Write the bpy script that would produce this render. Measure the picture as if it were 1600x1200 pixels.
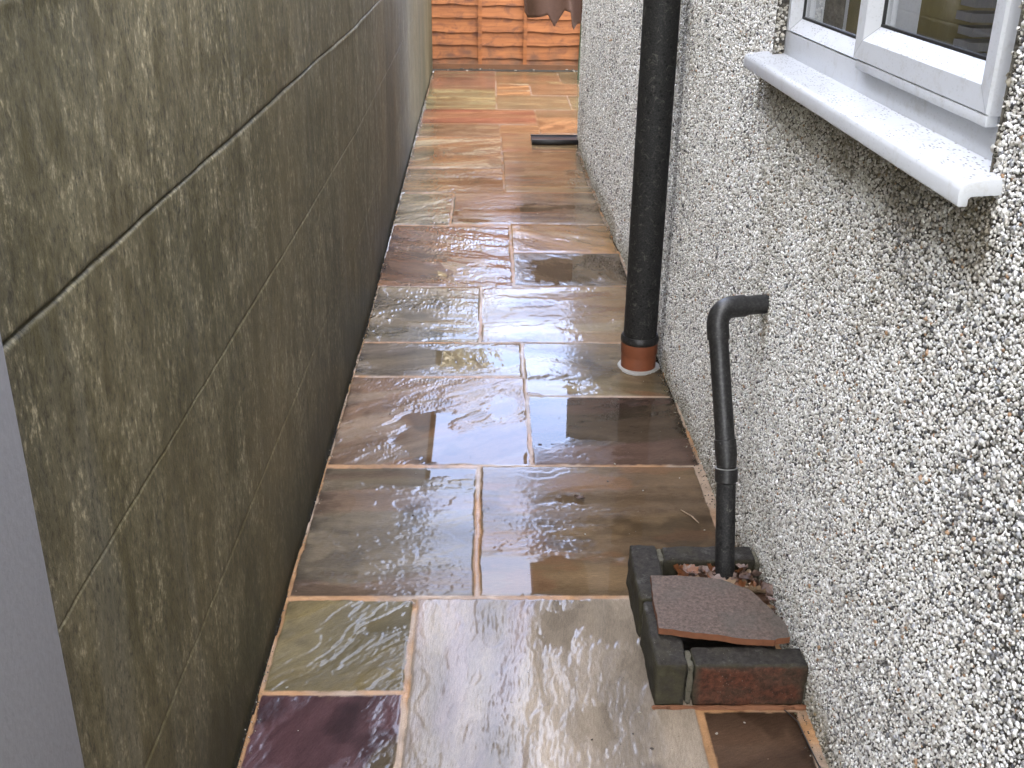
import bpy, math, random
import numpy as np
from mathutils import Vector, Matrix
R = math.radians
rnd = random.Random(7)
rs = np.random.RandomState(11)
scn = bpy.context.scene
for o in list(bpy.data.objects): bpy.data.objects.remove(o)
C = scn.collection

# ------------------------------------------------------------------ camera
cam_d = bpy.data.cameras.new('camera'); cam = bpy.data.objects.new('camera', cam_d); C.objects.link(cam)
cam_d.sensor_width = 36; cam_d.lens = 1686/1600*36; cam_d.clip_start = .02; cam_d.clip_end = 800
Fw = np.array([-35., -755., 1686.]); Fw /= np.linalg.norm(Fw)
Dn = np.array([-54., 3765., 1686.]); Dn -= Dn.dot(Fw)*Fw; Dn /= np.linalg.norm(Dn)
Rt = np.cross(Dn, Fw)
W = np.array([Rt, Fw, -Dn])            # rows: world X, Y, Z in camera axes (right, down, forward)
cam.matrix_world = Matrix(((W[0][0], -W[0][1], -W[0][2], 0),
                           (W[1][0], -W[1][1], -W[1][2], 0),
                           (W[2][0], -W[2][1], -W[2][2], 1.447), (0, 0, 0, 1)))
scn.camera = cam
# ------------------------------------------------------------------ world and sun
SUN_EL, SUN_AZ = 36, 258             # azimuth: clockwise from +Y
wd = bpy.data.worlds.new("World"); scn.world = wd; wd.use_nodes = True
nt = wd.node_tree; nt.nodes.clear()
sky = nt.nodes.new('ShaderNodeTexSky'); sky.sky_type = 'NISHITA'; sky.sun_disc = False
sky.sun_elevation = R(SUN_EL); sky.sun_rotation = R(SUN_AZ); sky.air_density = 1.0; sky.dust_density = 2.5; sky.ozone_density = 1.3
tc = nt.nodes.new('ShaderNodeTexCoord'); mp = nt.nodes.new('ShaderNodeMapping'); mp.inputs['Scale'].default_value = (1, 1, 2.2)
no = nt.nodes.new('ShaderNodeTexNoise'); no.inputs['Scale'].default_value = 2.1; no.inputs['Detail'].default_value = 6
cr = nt.nodes.new('ShaderNodeValToRGB'); cr.color_ramp.elements[0].position = .36; cr.color_ramp.elements[1].position = .66
mx = nt.nodes.new('ShaderNodeMix'); mx.data_type = 'RGBA'; mx.inputs[7].default_value = (11.9, 11.6, 11.4, 1)
mu = nt.nodes.new('ShaderNodeMath'); mu.operation = 'MULTIPLY'; mu.inputs[1].default_value = .85
bg = nt.nodes.new('ShaderNodeBackground'); bg.inputs['Strength'].default_value = .13
wo = nt.nodes.new('ShaderNodeOutputWorld')
L = nt.links.new
L(tc.outputs['Generated'], mp.inputs[0]); L(mp.outputs[0], no.inputs['Vector']); L(no.outputs[0], cr.inputs[0])
sxyz = nt.nodes.new('ShaderNodeSeparateXYZ'); L(tc.outputs['Generated'], sxyz.inputs[0])
b1 = nt.nodes.new('ShaderNodeMath'); b1.operation = 'MULTIPLY_ADD'; b1.inputs[1].default_value = -.75; b1.inputs[2].default_value = .62; L(sxyz.outputs[1], b1.inputs[0])   # the cloud thickens overhead and behind
b2 = nt.nodes.new('ShaderNodeMath'); b2.operation = 'ADD'; b2.use_clamp = True
b3 = nt.nodes.new('ShaderNodeMath'); b3.operation = 'MULTIPLY'; b3.inputs[1].default_value = .55; L(cr.outputs[0], b3.inputs[0])
L(b1.outputs[0], b2.inputs[0]); L(b3.outputs[0], b2.inputs[1]); L(b2.outputs[0], mu.inputs[0]); L(mu.outputs[0], mx.inputs[0]); hz = nt.nodes.new('ShaderNodeMix'); hz.data_type = 'RGBA'; hz.inputs[0].default_value = .6; hz.inputs[7].default_value = (6.3, 8.6, 15.2, 1)   # bright thin veil over the blue
L(sky.outputs[0], hz.inputs[6]); L(hz.outputs[2], mx.inputs[6])
L(mx.outputs[2], bg.inputs[0]); L(bg.outputs[0], wo.inputs[0])
sd = bpy.data.lights.new('sun', 'SUN'); sd.energy = .9; sd.angle = R(14); sd.color = (1, .92, .80)
sun = bpy.data.objects.new('sun', sd); C.objects.link(sun)
d = Vector((math.sin(R(SUN_AZ))*math.cos(R(SUN_EL)), math.cos(R(SUN_AZ))*math.cos(R(SUN_EL)), math.sin(R(SUN_EL))))
sun.rotation_euler = d.to_track_quat('Z', 'Y').to_euler()
scn.view_settings.view_transform = 'Standard'; scn.view_settings.look = 'None'
scn.view_settings.exposure = 3.0; scn.view_settings.gamma = 1

# ------------------------------------------------------------------ helpers
def tag(o, label=None, cat=None, group=None, kind=None):
    if label: o['label'] = label
    if cat: o['category'] = cat
    if group: o['group'] = group
    if kind: o['kind'] = kind
    return o
def empty(name, loc, label, cat, group=None):
    o = bpy.data.objects.new(name, None); C.objects.link(o); o.location = loc; o.empty_display_size = .05
    return tag(o, label, cat, group)
def obj(name, v, f, mat, parent=None, smooth=False, uv=None):
    """one mesh object from world-space vertices"""
    me = bpy.data.meshes.new(name)
    v = np.asarray(v, dtype=float)
    if parent is not None: v = v - np.array(parent.matrix_basis.translation if parent.parent is None else (parent.matrix_basis.translation + parent.parent.matrix_basis.translation))
    me.from_pydata([tuple(p) for p in v], [], [tuple(int(i) for i in q) for q in f]); me.update()
    o = bpy.data.objects.new(name, me); C.objects.link(o)
    for m in (mat if isinstance(mat, (list, tuple)) else [mat]): me.materials.append(m)
    if parent is not None: o.parent = parent
    if smooth: me.shade_smooth(); me.set_sharp_from_angle(angle=R(42))
    return o
def fast_mesh(name, v, tris, mat, quads=False):
    me = bpy.data.meshes.new(name); k = 4 if quads else 3
    n = len(v); m = len(tris)
    me.vertices.add(n); me.vertices.foreach_set('co', np.asarray(v, np.float32).ravel())
    me.loops.add(m*k); me.loops.foreach_set('vertex_index', np.asarray(tris, np.int32).ravel())
    me.polygons.add(m); me.polygons.foreach_set('loop_start', np.arange(0, m*k, k, dtype=np.int32))
    me.polygons.foreach_set('loop_total', np.full(m, k, np.int32))
    me.update(calc_edges=True)
    for q in (mat if isinstance(mat, (list, tuple)) else [mat]): me.materials.append(q)
    return me
def vcol(me, name, rgb):
    a = me.color_attributes.new(name, 'FLOAT_COLOR', 'POINT')
    a.data.foreach_set('color', np.concatenate([rgb, np.ones((len(rgb), 1))], 1).astype(np.float32).ravel())
def box(x0, x1, y0, y1, z0, z1):
    v = [(x, y, z) for z in (z0, z1) for y in (y0, y1) for x in (x0, x1)]
    return v, [(0, 2, 3, 1), (4, 5, 7, 6), (0, 1, 5, 4), (2, 6, 7, 3), (0, 4, 6, 2), (1, 3, 7, 5)]
def join(*ps):
    V, F = [], []
    for v, f in ps:
        n = len(V); V += [tuple(p) for p in v]; F += [tuple(i+n for i in q) for q in f]
    return V, F
def bevel(o, w, seg=2):
    m = o.modifiers.new('bevel', 'BEVEL'); m.width = w; m.segments = seg; m.limit_method = 'ANGLE'; m.angle_limit = R(40)
    o.data.shade_smooth(); return o
def tube(path, rad, n=24, caps=True):
    path = [Vector(p) for p in path]
    if not hasattr(rad, '__len__'): rad = [rad]*len(path)
    V, F = [], []
    t0 = (path[1]-path[0]).normalized()
    up = Vector((0, 1, 0)) if abs(t0.y) < .9 else Vector((1, 0, 0))
    for i, p in enumerate(path):
        a = path[max(i-1, 0)]; b = path[min(i+1, len(path)-1)]
        t = (b-a).normalized(); s = t.cross(up).normalized(); up = s.cross(t).normalized()
        for k in range(n):
            q = 2*math.pi*k/n; V.append(p + (s*math.cos(q)+up*math.sin(q))*rad[i])
    for i in range(len(path)-1):
        for k in range(n):
            F.append((i*n+k, i*n+(k+1) % n, (i+1)*n+(k+1) % n, (i+1)*n+k))
    if caps: F += [tuple(range(n))[::-1], tuple(range((len(path)-1)*n, len(path)*n))]
    return V, F
def lathe(cx, cy, prof, n=40):
    V, F = [], []
    for r, z in prof:
        for k in range(n):
            a = 2*math.pi*k/n; V.append((cx+r*math.cos(a), cy+r*math.sin(a), z))
    for i in range(len(prof)-1):
        for k in range(n): F.append((i*n+k, i*n+(k+1) % n, (i+1)*n+(k+1) % n, (i+1)*n+k))
    return V, F
# numpy noise ------------------------------------------------------
TB = rs.rand(64, 256, 256).astype(np.float32)
def vn(x, y, s=0):
    T = TB[s % 64]; xi = np.floor(x).astype(int); yi = np.floor(y).astype(int)
    fx = x-xi; fy = y-yi; fx = fx*fx*fx*(fx*(fx*6-15)+10); fy = fy*fy*fy*(fy*(fy*6-15)+10)
    a = T[xi & 255, yi & 255]; b = T[(xi+1) & 255, yi & 255]; c = T[xi & 255, (yi+1) & 255]; e = T[(xi+1) & 255, (yi+1) & 255]
    return (a*(1-fx)+b*fx)*(1-fy)+(c*(1-fx)+e*fx)*fy - .5
def fbm(x, y, s=0, o=4, g=.5):
    r = 0; a = 1; t = 0
    for i in range(o):
        r = r + a*vn(x*2**i+17.3*i, y*2**i-9.1*i, s+i*7); t += a; a *= g
    return r/t*2.0
def ss(a, b, x):
    t = np.clip((x-a)/(b-a), 0, 1); return t*t*(3-2*t)
# shader helpers ---------------------------------------------------
class M:
    def __init__(s, name):
        s.m = bpy.data.materials.new(name); s.m.use_nodes = True; s.t = s.m.node_tree; s.b = s.t.nodes['Principled BSDF']
        s.co = s.n('ShaderNodeTexCoord').outputs['Object']
    def n(s, t, **k):
        q = s.t.nodes.new(t)
        for a, b in k.items(): setattr(q, a, b)
        return q
    def link(s, a, b): s.t.links.new(a, b)
    def set(s, **k):
        for a, b in k.items():
            i = s.b.inputs[a.replace('_', ' ')]
            if hasattr(b, 'is_output') or isinstance(b, bpy.types.NodeSocket): s.link(b, i)
            else: i.default_value = (*b, 1) if isinstance(b, tuple) and len(b) == 3 else b
        return s
    def map(s, scale, vec=None, loc=(0, 0, 0)):
        q = s.n('ShaderNodeMapping'); q.inputs['Scale'].default_value = scale if hasattr(scale, '__len__') else (scale,)*3
        q.inputs['Location'].default_value = loc
        s.link(vec or s.co, q.inputs[0]); return q.outputs[0]
    def noise(s, scale=1, det=5, rough=.55, vec=None, dist=0):
        q = s.n('ShaderNodeTexNoise'); q.inputs['Scale'].default_value = scale; q.inputs['Detail'].default_value = det
        q.inputs['Roughness'].default_value = rough; q.inputs['Distortion'].default_value = dist
        s.link(vec or s.co, q.inputs['Vector']); return q.outputs[0]
    def voro(s, scale, vec=None, feature='F1', rand=1):
        q = s.n('ShaderNodeTexVoronoi', feature=feature); q.inputs['Scale'].default_value = scale
        s.link(vec or s.co, q.inputs['Vector']); return q
    def ramp(s, fac, stops, interp='LINEAR'):
        q = s.n('ShaderNodeValToRGB'); q.color_ramp.interpolation = interp; e = q.color_ramp.elements
        while len(e) < len(stops): e.new(.5)
        for i, (p, c) in enumerate(stops):
            e[i].position = p; e[i].color = (*c, 1) if hasattr(c, '__len__') else (c, c, c, 1)
        s.link(fac, q.inputs[0]); return q.outputs[0]
    def mix(s, f, a, b, bt='MIX'):
        q = s.n('ShaderNodeMix', data_type='RGBA', blend_type=bt)
        for i, v in ((0, f), (6, a), (7, b)):
            if isinstance(v, bpy.types.NodeSocket): s.link(v, q.inputs[i])
            elif hasattr(v, '__len__'): q.inputs[i].default_value = (*v, 1)
            else: q.inputs[i].default_value = v
        return q.outputs[2]
    def math(s, op, a, b=0, c=None):
        q = s.n('ShaderNodeMath', operation=op)
        for i, v in enumerate((a, b, c)):
            if v is None: continue
            if isinstance(v, bpy.types.NodeSocket): s.link(v, q.inputs[i])
            else: q.inputs[i].default_value = v
        return q.outputs[0]
    def bump(s, h, strength=.5, dist=.002, prev=None):
        q = s.n('ShaderNodeBump'); q.inputs['Distance'].default_value = dist
        if isinstance(strength, bpy.types.NodeSocket): s.link(strength, q.inputs['Strength'])
        else: q.inputs['Strength'].default_value = strength
        s.link(h, q.inputs['Height'])
        if prev is not None: s.link(prev, q.inputs['Normal'])
        return q.outputs[0]
    def attr(s, name, out='Color'):
        q = s.n('ShaderNodeAttribute'); q.attribute_name = name; return q.outputs[out]

def simple(name, col, rough=.5, var=.25, scale=30, bump=.2, bd=.001, **k):
    m = M(name); nz = m.noise(scale, 6, .6)
    m.set(Base_Color=m.mix(nz, tuple(c*(1-var) for c in col), tuple(min(1, c*(1+var)) for c in col)), Roughness=rough)
    if bump: m.set(Normal=m.bump(nz, bump, bd))
    m.set(**k); return m.m

# ---- stone path
m = M('wet_sandstone'); wet = m.attr('wet', 'Fac'); st = m.attr('strata', 'Vector')
fine = m.noise(1, 6, .62, m.map((60, 260, 1), st)); gr = m.noise(1, 4, .6, m.map(420, st)); blot = m.noise(1, 5, .55, m.map((5, 13, 1), st))
col = m.mix(.5, m.attr('col'), m.ramp(fine, [(.3, .35), (.7, .68)]), 'OVERLAY')
col = m.mix(.35, col, m.ramp(gr, [(.35, .3), (.65, .7)]), 'OVERLAY')
col = m.mix(.35, col, m.ramp(blot, [(.3, .3), (.7, .7)]), 'OVERLAY')
spk = m.voro(55, st); col = m.mix(m.ramp(spk.outputs['Distance'], [(.03, .8), (.07, 0)]), col, (.03, .025, .02))
dry = m.math('SUBTRACT', 1, wet); gls = m.attr('gloss', 'Fac')
m.set(Base_Color=col, Roughness=m.math('MULTIPLY_ADD', dry, m.ramp(fine, [(.3, .06), (.75, .26)]), .012), IOR=1.38, Specular_IOR_Level=m.math('MULTIPLY_ADD', wet, .32, .18))
m.set(Normal=m.bump(gr, m.math('MULTIPLY', dry, .28), .0006, m.bump(fine, m.math('MULTIPLY', dry, .5), .0014)))
m.set(Coat_Weight=m.math('MULTIPLY', m.math('MULTIPLY', dry, gls), .88), Coat_Roughness=.045, Coat_IOR=1.36)
cn = m.bump(fine, m.math('MULTIPLY', dry, .16), .0010); m.set(Coat_Normal=cn)
M_stone = m.m
# ---- concrete wall
m = M('weathered_concrete')
s1 = m.noise(1, 7, .7, m.map((1, 17, 9))); s2 = m.noise(1, 6, .72, m.map((1, 105, 62))); s3 = m.noise(1, 6, .62, m.map((1, 3.2, 2.0)))
s4 = m.noise(1, 4, .7, m.map((90, 190, 90))); s5 = m.noise(1, 6, .6, m.map((1, 9, 1.0), loc=(0, 3, 5)))
c = m.mix(m.ramp(s1, [(.36, 0), (.62, 1)]), (.066, .053, .019), (.160, .138, .076))
c = m.mix(m.ramp(s3, [(.45, 0), (.6, .7)]), c, (.075, .062, .024))
c = m.mix(m.ramp(s5, [(.55, 0), (.7, .5)]), c, (.15, .138, .10))
c = m.mix(m.math('MULTIPLY', m.ramp(s2, [(.53, 0), (.64, 1)]), m.ramp(s1, [(.44, .08), (.62, 1)])), c, (.40, .34, .21))
c = m.mix(m.ramp(s2, [(.36, .8), (.47, 0)]), c, (.028, .024, .012))
c = m.mix(.5, c, m.ramp(s4, [(.3, .32), (.7, .7)]), 'OVERLAY')
s6 = m.noise(1, 6, .6, m.map((1, 1.6, .7), loc=(2, 7, 1))); c = m.mix(m.ramp(s6, [(.48, 0), (.72, .4)]), c, (.17, .128, .058)); c = m.mix(m.ramp(s6, [(.30, .35), (.46, 0)]), c, (.06, .058, .028))
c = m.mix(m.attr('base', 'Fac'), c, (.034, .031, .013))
m.set(Base_Color=c, Roughness=.62, Specular_IOR_Level=.35)
m.set(Normal=m.bump(s2, .6, .003, m.bump(s4, .45, .0015)))
M_conc = m.m
# ---- pebbledash
m = M('pebble_chippings'); pc = m.attr('col')
nz = m.noise(700, 3, .6)
m.set(Base_Color=m.mix(.35, pc, m.ramp(nz, [(.3, .3), (.7, .72)]), 'OVERLAY'), Roughness=.33, Normal=m.bump(nz, .2, .0006)); M_peb = m.m
m = M('render_backing'); vr = m.voro(130); dt = m.noise(30, 5)
m.set(Base_Color=m.mix(m.ramp(dt, [(.4, 0), (.6, 1)]), (.055, .05, .042), (.12, .11, .09)), Roughness=.85,
      Normal=m.bump(vr.outputs['Distance'], .8, .004)); M_back = m.m
m = M('pebbledash_upper'); vr = m.voro(115); k = m.n('ShaderNodeSeparateColor'); m.link(vr.outputs['Color'], k.inputs[0])
m.set(Base_Color=m.mix(m.ramp(vr.outputs['Distance'], [(.35, 0), (.62, .9)]), m.ramp(k.outputs[0], [(0, .07), (.15, .3), (.5, .62), (1, .8)]), (.09, .085, .07)),
      Roughness=.6, Normal=m.bump(vr.outputs['Distance'], 1, -.006)); M_pebup = m.m
# ---- others
M_fill = None
m = M('black_pipe'); n1 = m.noise(9, 6, .7); n2 = m.noise(160, 5, .7); vr = m.voro(70)
c = m.mix(m.ramp(n2, [(.45, 0), (.75, .8)]), (.012, .012, .012), (.06, .058, .055))
c = m.mix(m.math('MULTIPLY', m.ramp(vr.outputs['Distance'], [(.1, .7), (.16, 0)]), m.ramp(n1, [(.45, 0), (.6, 1)])), c, (.12, .115, .11))
m.set(Base_Color=c, Roughness=m.ramp(n1, [(.3, .3), (.7, .55)]), Normal=m.bump(n2, .12, .0008)); M_pipe = m.m
m = M('dull_black_pipe'); n1 = m.noise(14, 6, .7); n2 = m.noise(260, 5, .75); vr = m.voro(60)
c = m.mix(m.ramp(n2, [(.45, 0), (.8, .7)]), (.012, .012, .012), (.075, .073, .07))
c = m.mix(m.ramp(vr.outputs['Distance'], [(.16, .85), (.3, 0)]), c, (.003, .003, .003)); n4 = m.noise(38, 8, .8, dist=1.2); c = m.mix(m.ramp(n4, [(.55, 0), (.64, .7)]), c, (.12, .115, .10))
m.set(Base_Color=c, Roughness=.6, Specular_IOR_Level=.3, Normal=m.bump(n2, .3, .001)); M_soil = m.m
m = M('white_upvc'); n1 = m.noise(6, 5, .6); vr = m.voro(1, m.map((210, 85, 210))); n2 = m.noise(14, 4, .6)
sp = m.math('MULTIPLY', m.ramp(vr.outputs['Distance'], [(.18, 1), (.34, 0)]), m.ramp(n2, [(.40, .05), (.54, 1)]))
ge = m.n('ShaderNodeNewGeometry'); sx = m.n('ShaderNodeSeparateXYZ'); m.link(ge.outputs['True Normal'], sx.inputs[0])
sp = m.math('MULTIPLY', sp, m.ramp(sx.outputs[2], [(.3, .12), (.75, .9)]))
c = m.mix(n1, (.56, .58, .61), (.64, .655, .68)); gm = m.noise(22, 7, .75); c = m.mix(m.ramp(gm, [(.52, 0), (.72, .5)]), c, (.36, .34, .29)); c = m.mix(sp, c, (.09, .085, .075))
m.set(Base_Color=c, Roughness=.32); M_upvc = m.m
M_gasket = simple('black_gasket', (.012, .012, .013), .5, bump=0)
M_clay = simple('terracotta_plastic', (.23, .075, .035), .45, .3, 25, .15)
M_mort = simple('pale_mortar', (.33, .32, .30), .7, .25, 60, .5, .003)
m = M('gully_brick'); n1 = m.noise(70, 8, .78); n2 = m.noise(14, 6, .65); ge = m.n('ShaderNodeNewGeometry'); sx = m.n('ShaderNodeSeparateXYZ'); m.link(ge.outputs['True Normal'], sx.inputs[0])
rust = m.attr('red', 'Fac')
c = m.mix(m.ramp(n1, [(.3, 0), (.7, 1)]), (.010, .0085, .007), (.062, .055, .047))
c = m.mix(m.ramp(n2, [(.52, 0), (.66, .5)]), c, (.055, .048, .03)); n3 = m.noise(30, 6, .7); c = m.mix(m.ramp(n3, [(.56, 0), (.68, .6)]), c, (.13, .125, .115))
cr_ = m.mix(m.ramp(n1, [(.36, 0), (.66, 1)]), (.030, .015, .010), (.15, .052, .027))
c = m.mix(rust, c, cr_)
vr = m.voro(130); c = m.mix(m.math('MULTIPLY', m.ramp(vr.outputs['Distance'], [(.06, .8), (.12, 0)]), m.ramp(n2, [(.5, 0), (.62, 1)])), c, (.33, .31, .27))
sd_ = m.ramp(sx.outputs[2], [(.3, .8), (.8, 0)]); c = m.mix(m.math('MULTIPLY', m.math('MULTIPLY', sd_, m.ramp(n3, [(.35, .2), (.6, 1)])), m.math('SUBTRACT', 1, rust)), c, (.052, .047, .024))
m.set(Base_Color=c, Roughness=.8, Specular_IOR_Level=.25, Normal=m.bump(n1, .9, .005)); M_brick = m.m
M_redm = simple('red_sand_mortar', (.20, .085, .04), .8, .35, 60, .6, .003)
M_bmort = simple('mossy_mortar', (.105, .096, .068), .9, .75, 90, 1, .006)
m = M('clay_tile'); n1 = m.noise(130, 8, .8); n2 = m.noise(11, 5, .6)
c = m.mix(m.ramp(n1, [(.32, 0), (.68, 1)]), (.026, .018, .014), (.18, .125, .098)); c = m.mix(m.ramp(n2, [(.5, 0), (.66, .45)]), c, (.06, .062, .05))
vr = m.voro(80); c = m.mix(m.ramp(vr.outputs['Distance'], [(.07, .8), (.13, 0)]), c, (.03, .025, .02))
m.set(Base_Color=c, Roughness=.75, Normal=m.bump(n1, .5, .002)); M_tile = m.m
M_tedge = simple('tile_edge', (.16, .06, .025), .8, .4, 60, .6, .002)
def leafmat(name, a, b):
    m = M(name); n1 = m.noise(50, 5, .6); m.set(Base_Color=m.mix(m.ramp(n1, [(.35, 0), (.65, 1)]), a, b), Roughness=.45, Normal=m.bump(n1, .4, .001)); return m.m
M_leaf = [leafmat('leaf_rust', (.10, .035, .014), (.24, .09, .03)), leafmat('leaf_tan', (.20, .13, .075), (.38, .27, .17)), leafmat('leaf_mauve', (.11, .07, .055), (.25, .17, .135)), leafmat('leaf_dark', (.035, .016, .01), (.10, .05, .028))]
M_grey = simple('grey_render', (.27, .262, .262), .6, .12, 120, .4, .002)
m = M('larch_lap_boards'); g1 = m.noise(1, 6, .6, m.map((2.2, 1, 30))); g2 = m.noise(1, 5, .7, m.map((7, 1, 9)), dist=.6); kn = m.voro(1, m.map((4.2, 1, 8.5)))
c = m.mix(m.ramp(g1, [(.35, 0), (.65, 1)]), (.22, .072, .019), (.38, .138, .040)); c = m.mix(m.ramp(g2, [(.5, 0), (.66, .8)]), c, (.14, .05, .02))
c = m.mix(m.ramp(kn.outputs['Distance'], [(.09, .9), (.24, 0)]), c, (.13, .045, .02))
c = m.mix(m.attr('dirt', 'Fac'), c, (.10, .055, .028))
m.set(Base_Color=c, Roughness=.65, Normal=m.bump(g1, .4, .003)); M_fence = m.m
M_cloth = simple('brown_canvas', (.12, .065, .043), .8, .2, 40, .3, .002)
M_glass = M('window_glass')
t = M_glass.t; b = M_glass.b
gl = M_glass.n('ShaderNodeBsdfGlossy'); gl.inputs['Roughness'].default_value = .01; tr = M_glass.n('ShaderNodeBsdfTransparent'); fr = M_glass.n('ShaderNodeFresnel'); fr.inputs[0].default_value = 1.5
ms = M_glass.n('ShaderNodeMixShader'); gb = M_glass.n('ShaderNodeNewGeometry'); t.links.new(M_glass.math('MULTIPLY', M_glass.math('MULTIPLY', fr.outputs[0], 1.6), M_glass.math('SUBTRACT', 1, gb.outputs['Backfacing'])), ms.inputs[0]); t.links.new(tr.outputs[0], ms.inputs[1]); t.links.new(gl.outputs[0], ms.inputs[2])
t.links.new(ms.outputs[0], t.nodes['Material Output'].inputs[0]); M_glass = M_glass.m
M_dark = simple('room_wall', (.13, .125, .12), .8, .1, 3, 0)
M_fascia = simple('brown_fascia', (.05, .035, .025), .4, .1, 8, 0)
M_rtile = simple('roof_tile', (.12, .06, .045), .8, .3, 12, .4, .01)
M_soilg = simple('dark_soil', (.03, .024, .016), .9, .5, 40, .9, .01)
M_grass = simple('lawn_grass', (.05, .085, .022), .9, .5, 12, .8, .03)
M_strip = simple('black_plastic', (.010, .010, .011), .35, .2, 80, .1)
M_bark = simple('bark', (.13, .095, .06), .85, .4, 8, .7, .02)
M_twigleaf = simple('golden_foliage', (.55, .48, .33), .6, .45, 2, 0)
M_chip_g = simple('dull_silver', (.25, .25, .24), .5, .4, 90, .2)
M_chip = [simple('chip_pale', (.26, .235, .19), .6, .2, 200, .3), simple('chip_dark', (.04, .03, .02), .7, .3, 200, .3)]

# ------------------------------------------------------------------ ground
gv, gf = [], []
o = obj('ground', [(-60, -40, -.06), (60, -40, -.06), (60, 10.7, -.06), (-60, 10.7, -.06), (-400, 10.7, -.06), (400, 10.7, -.06), (400, 400, -.06), (-400, 400, -.06)],
        [(0, 1, 2, 3), (4, 5, 6, 7)], M_grass); tag(o, kind='structure')

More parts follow.
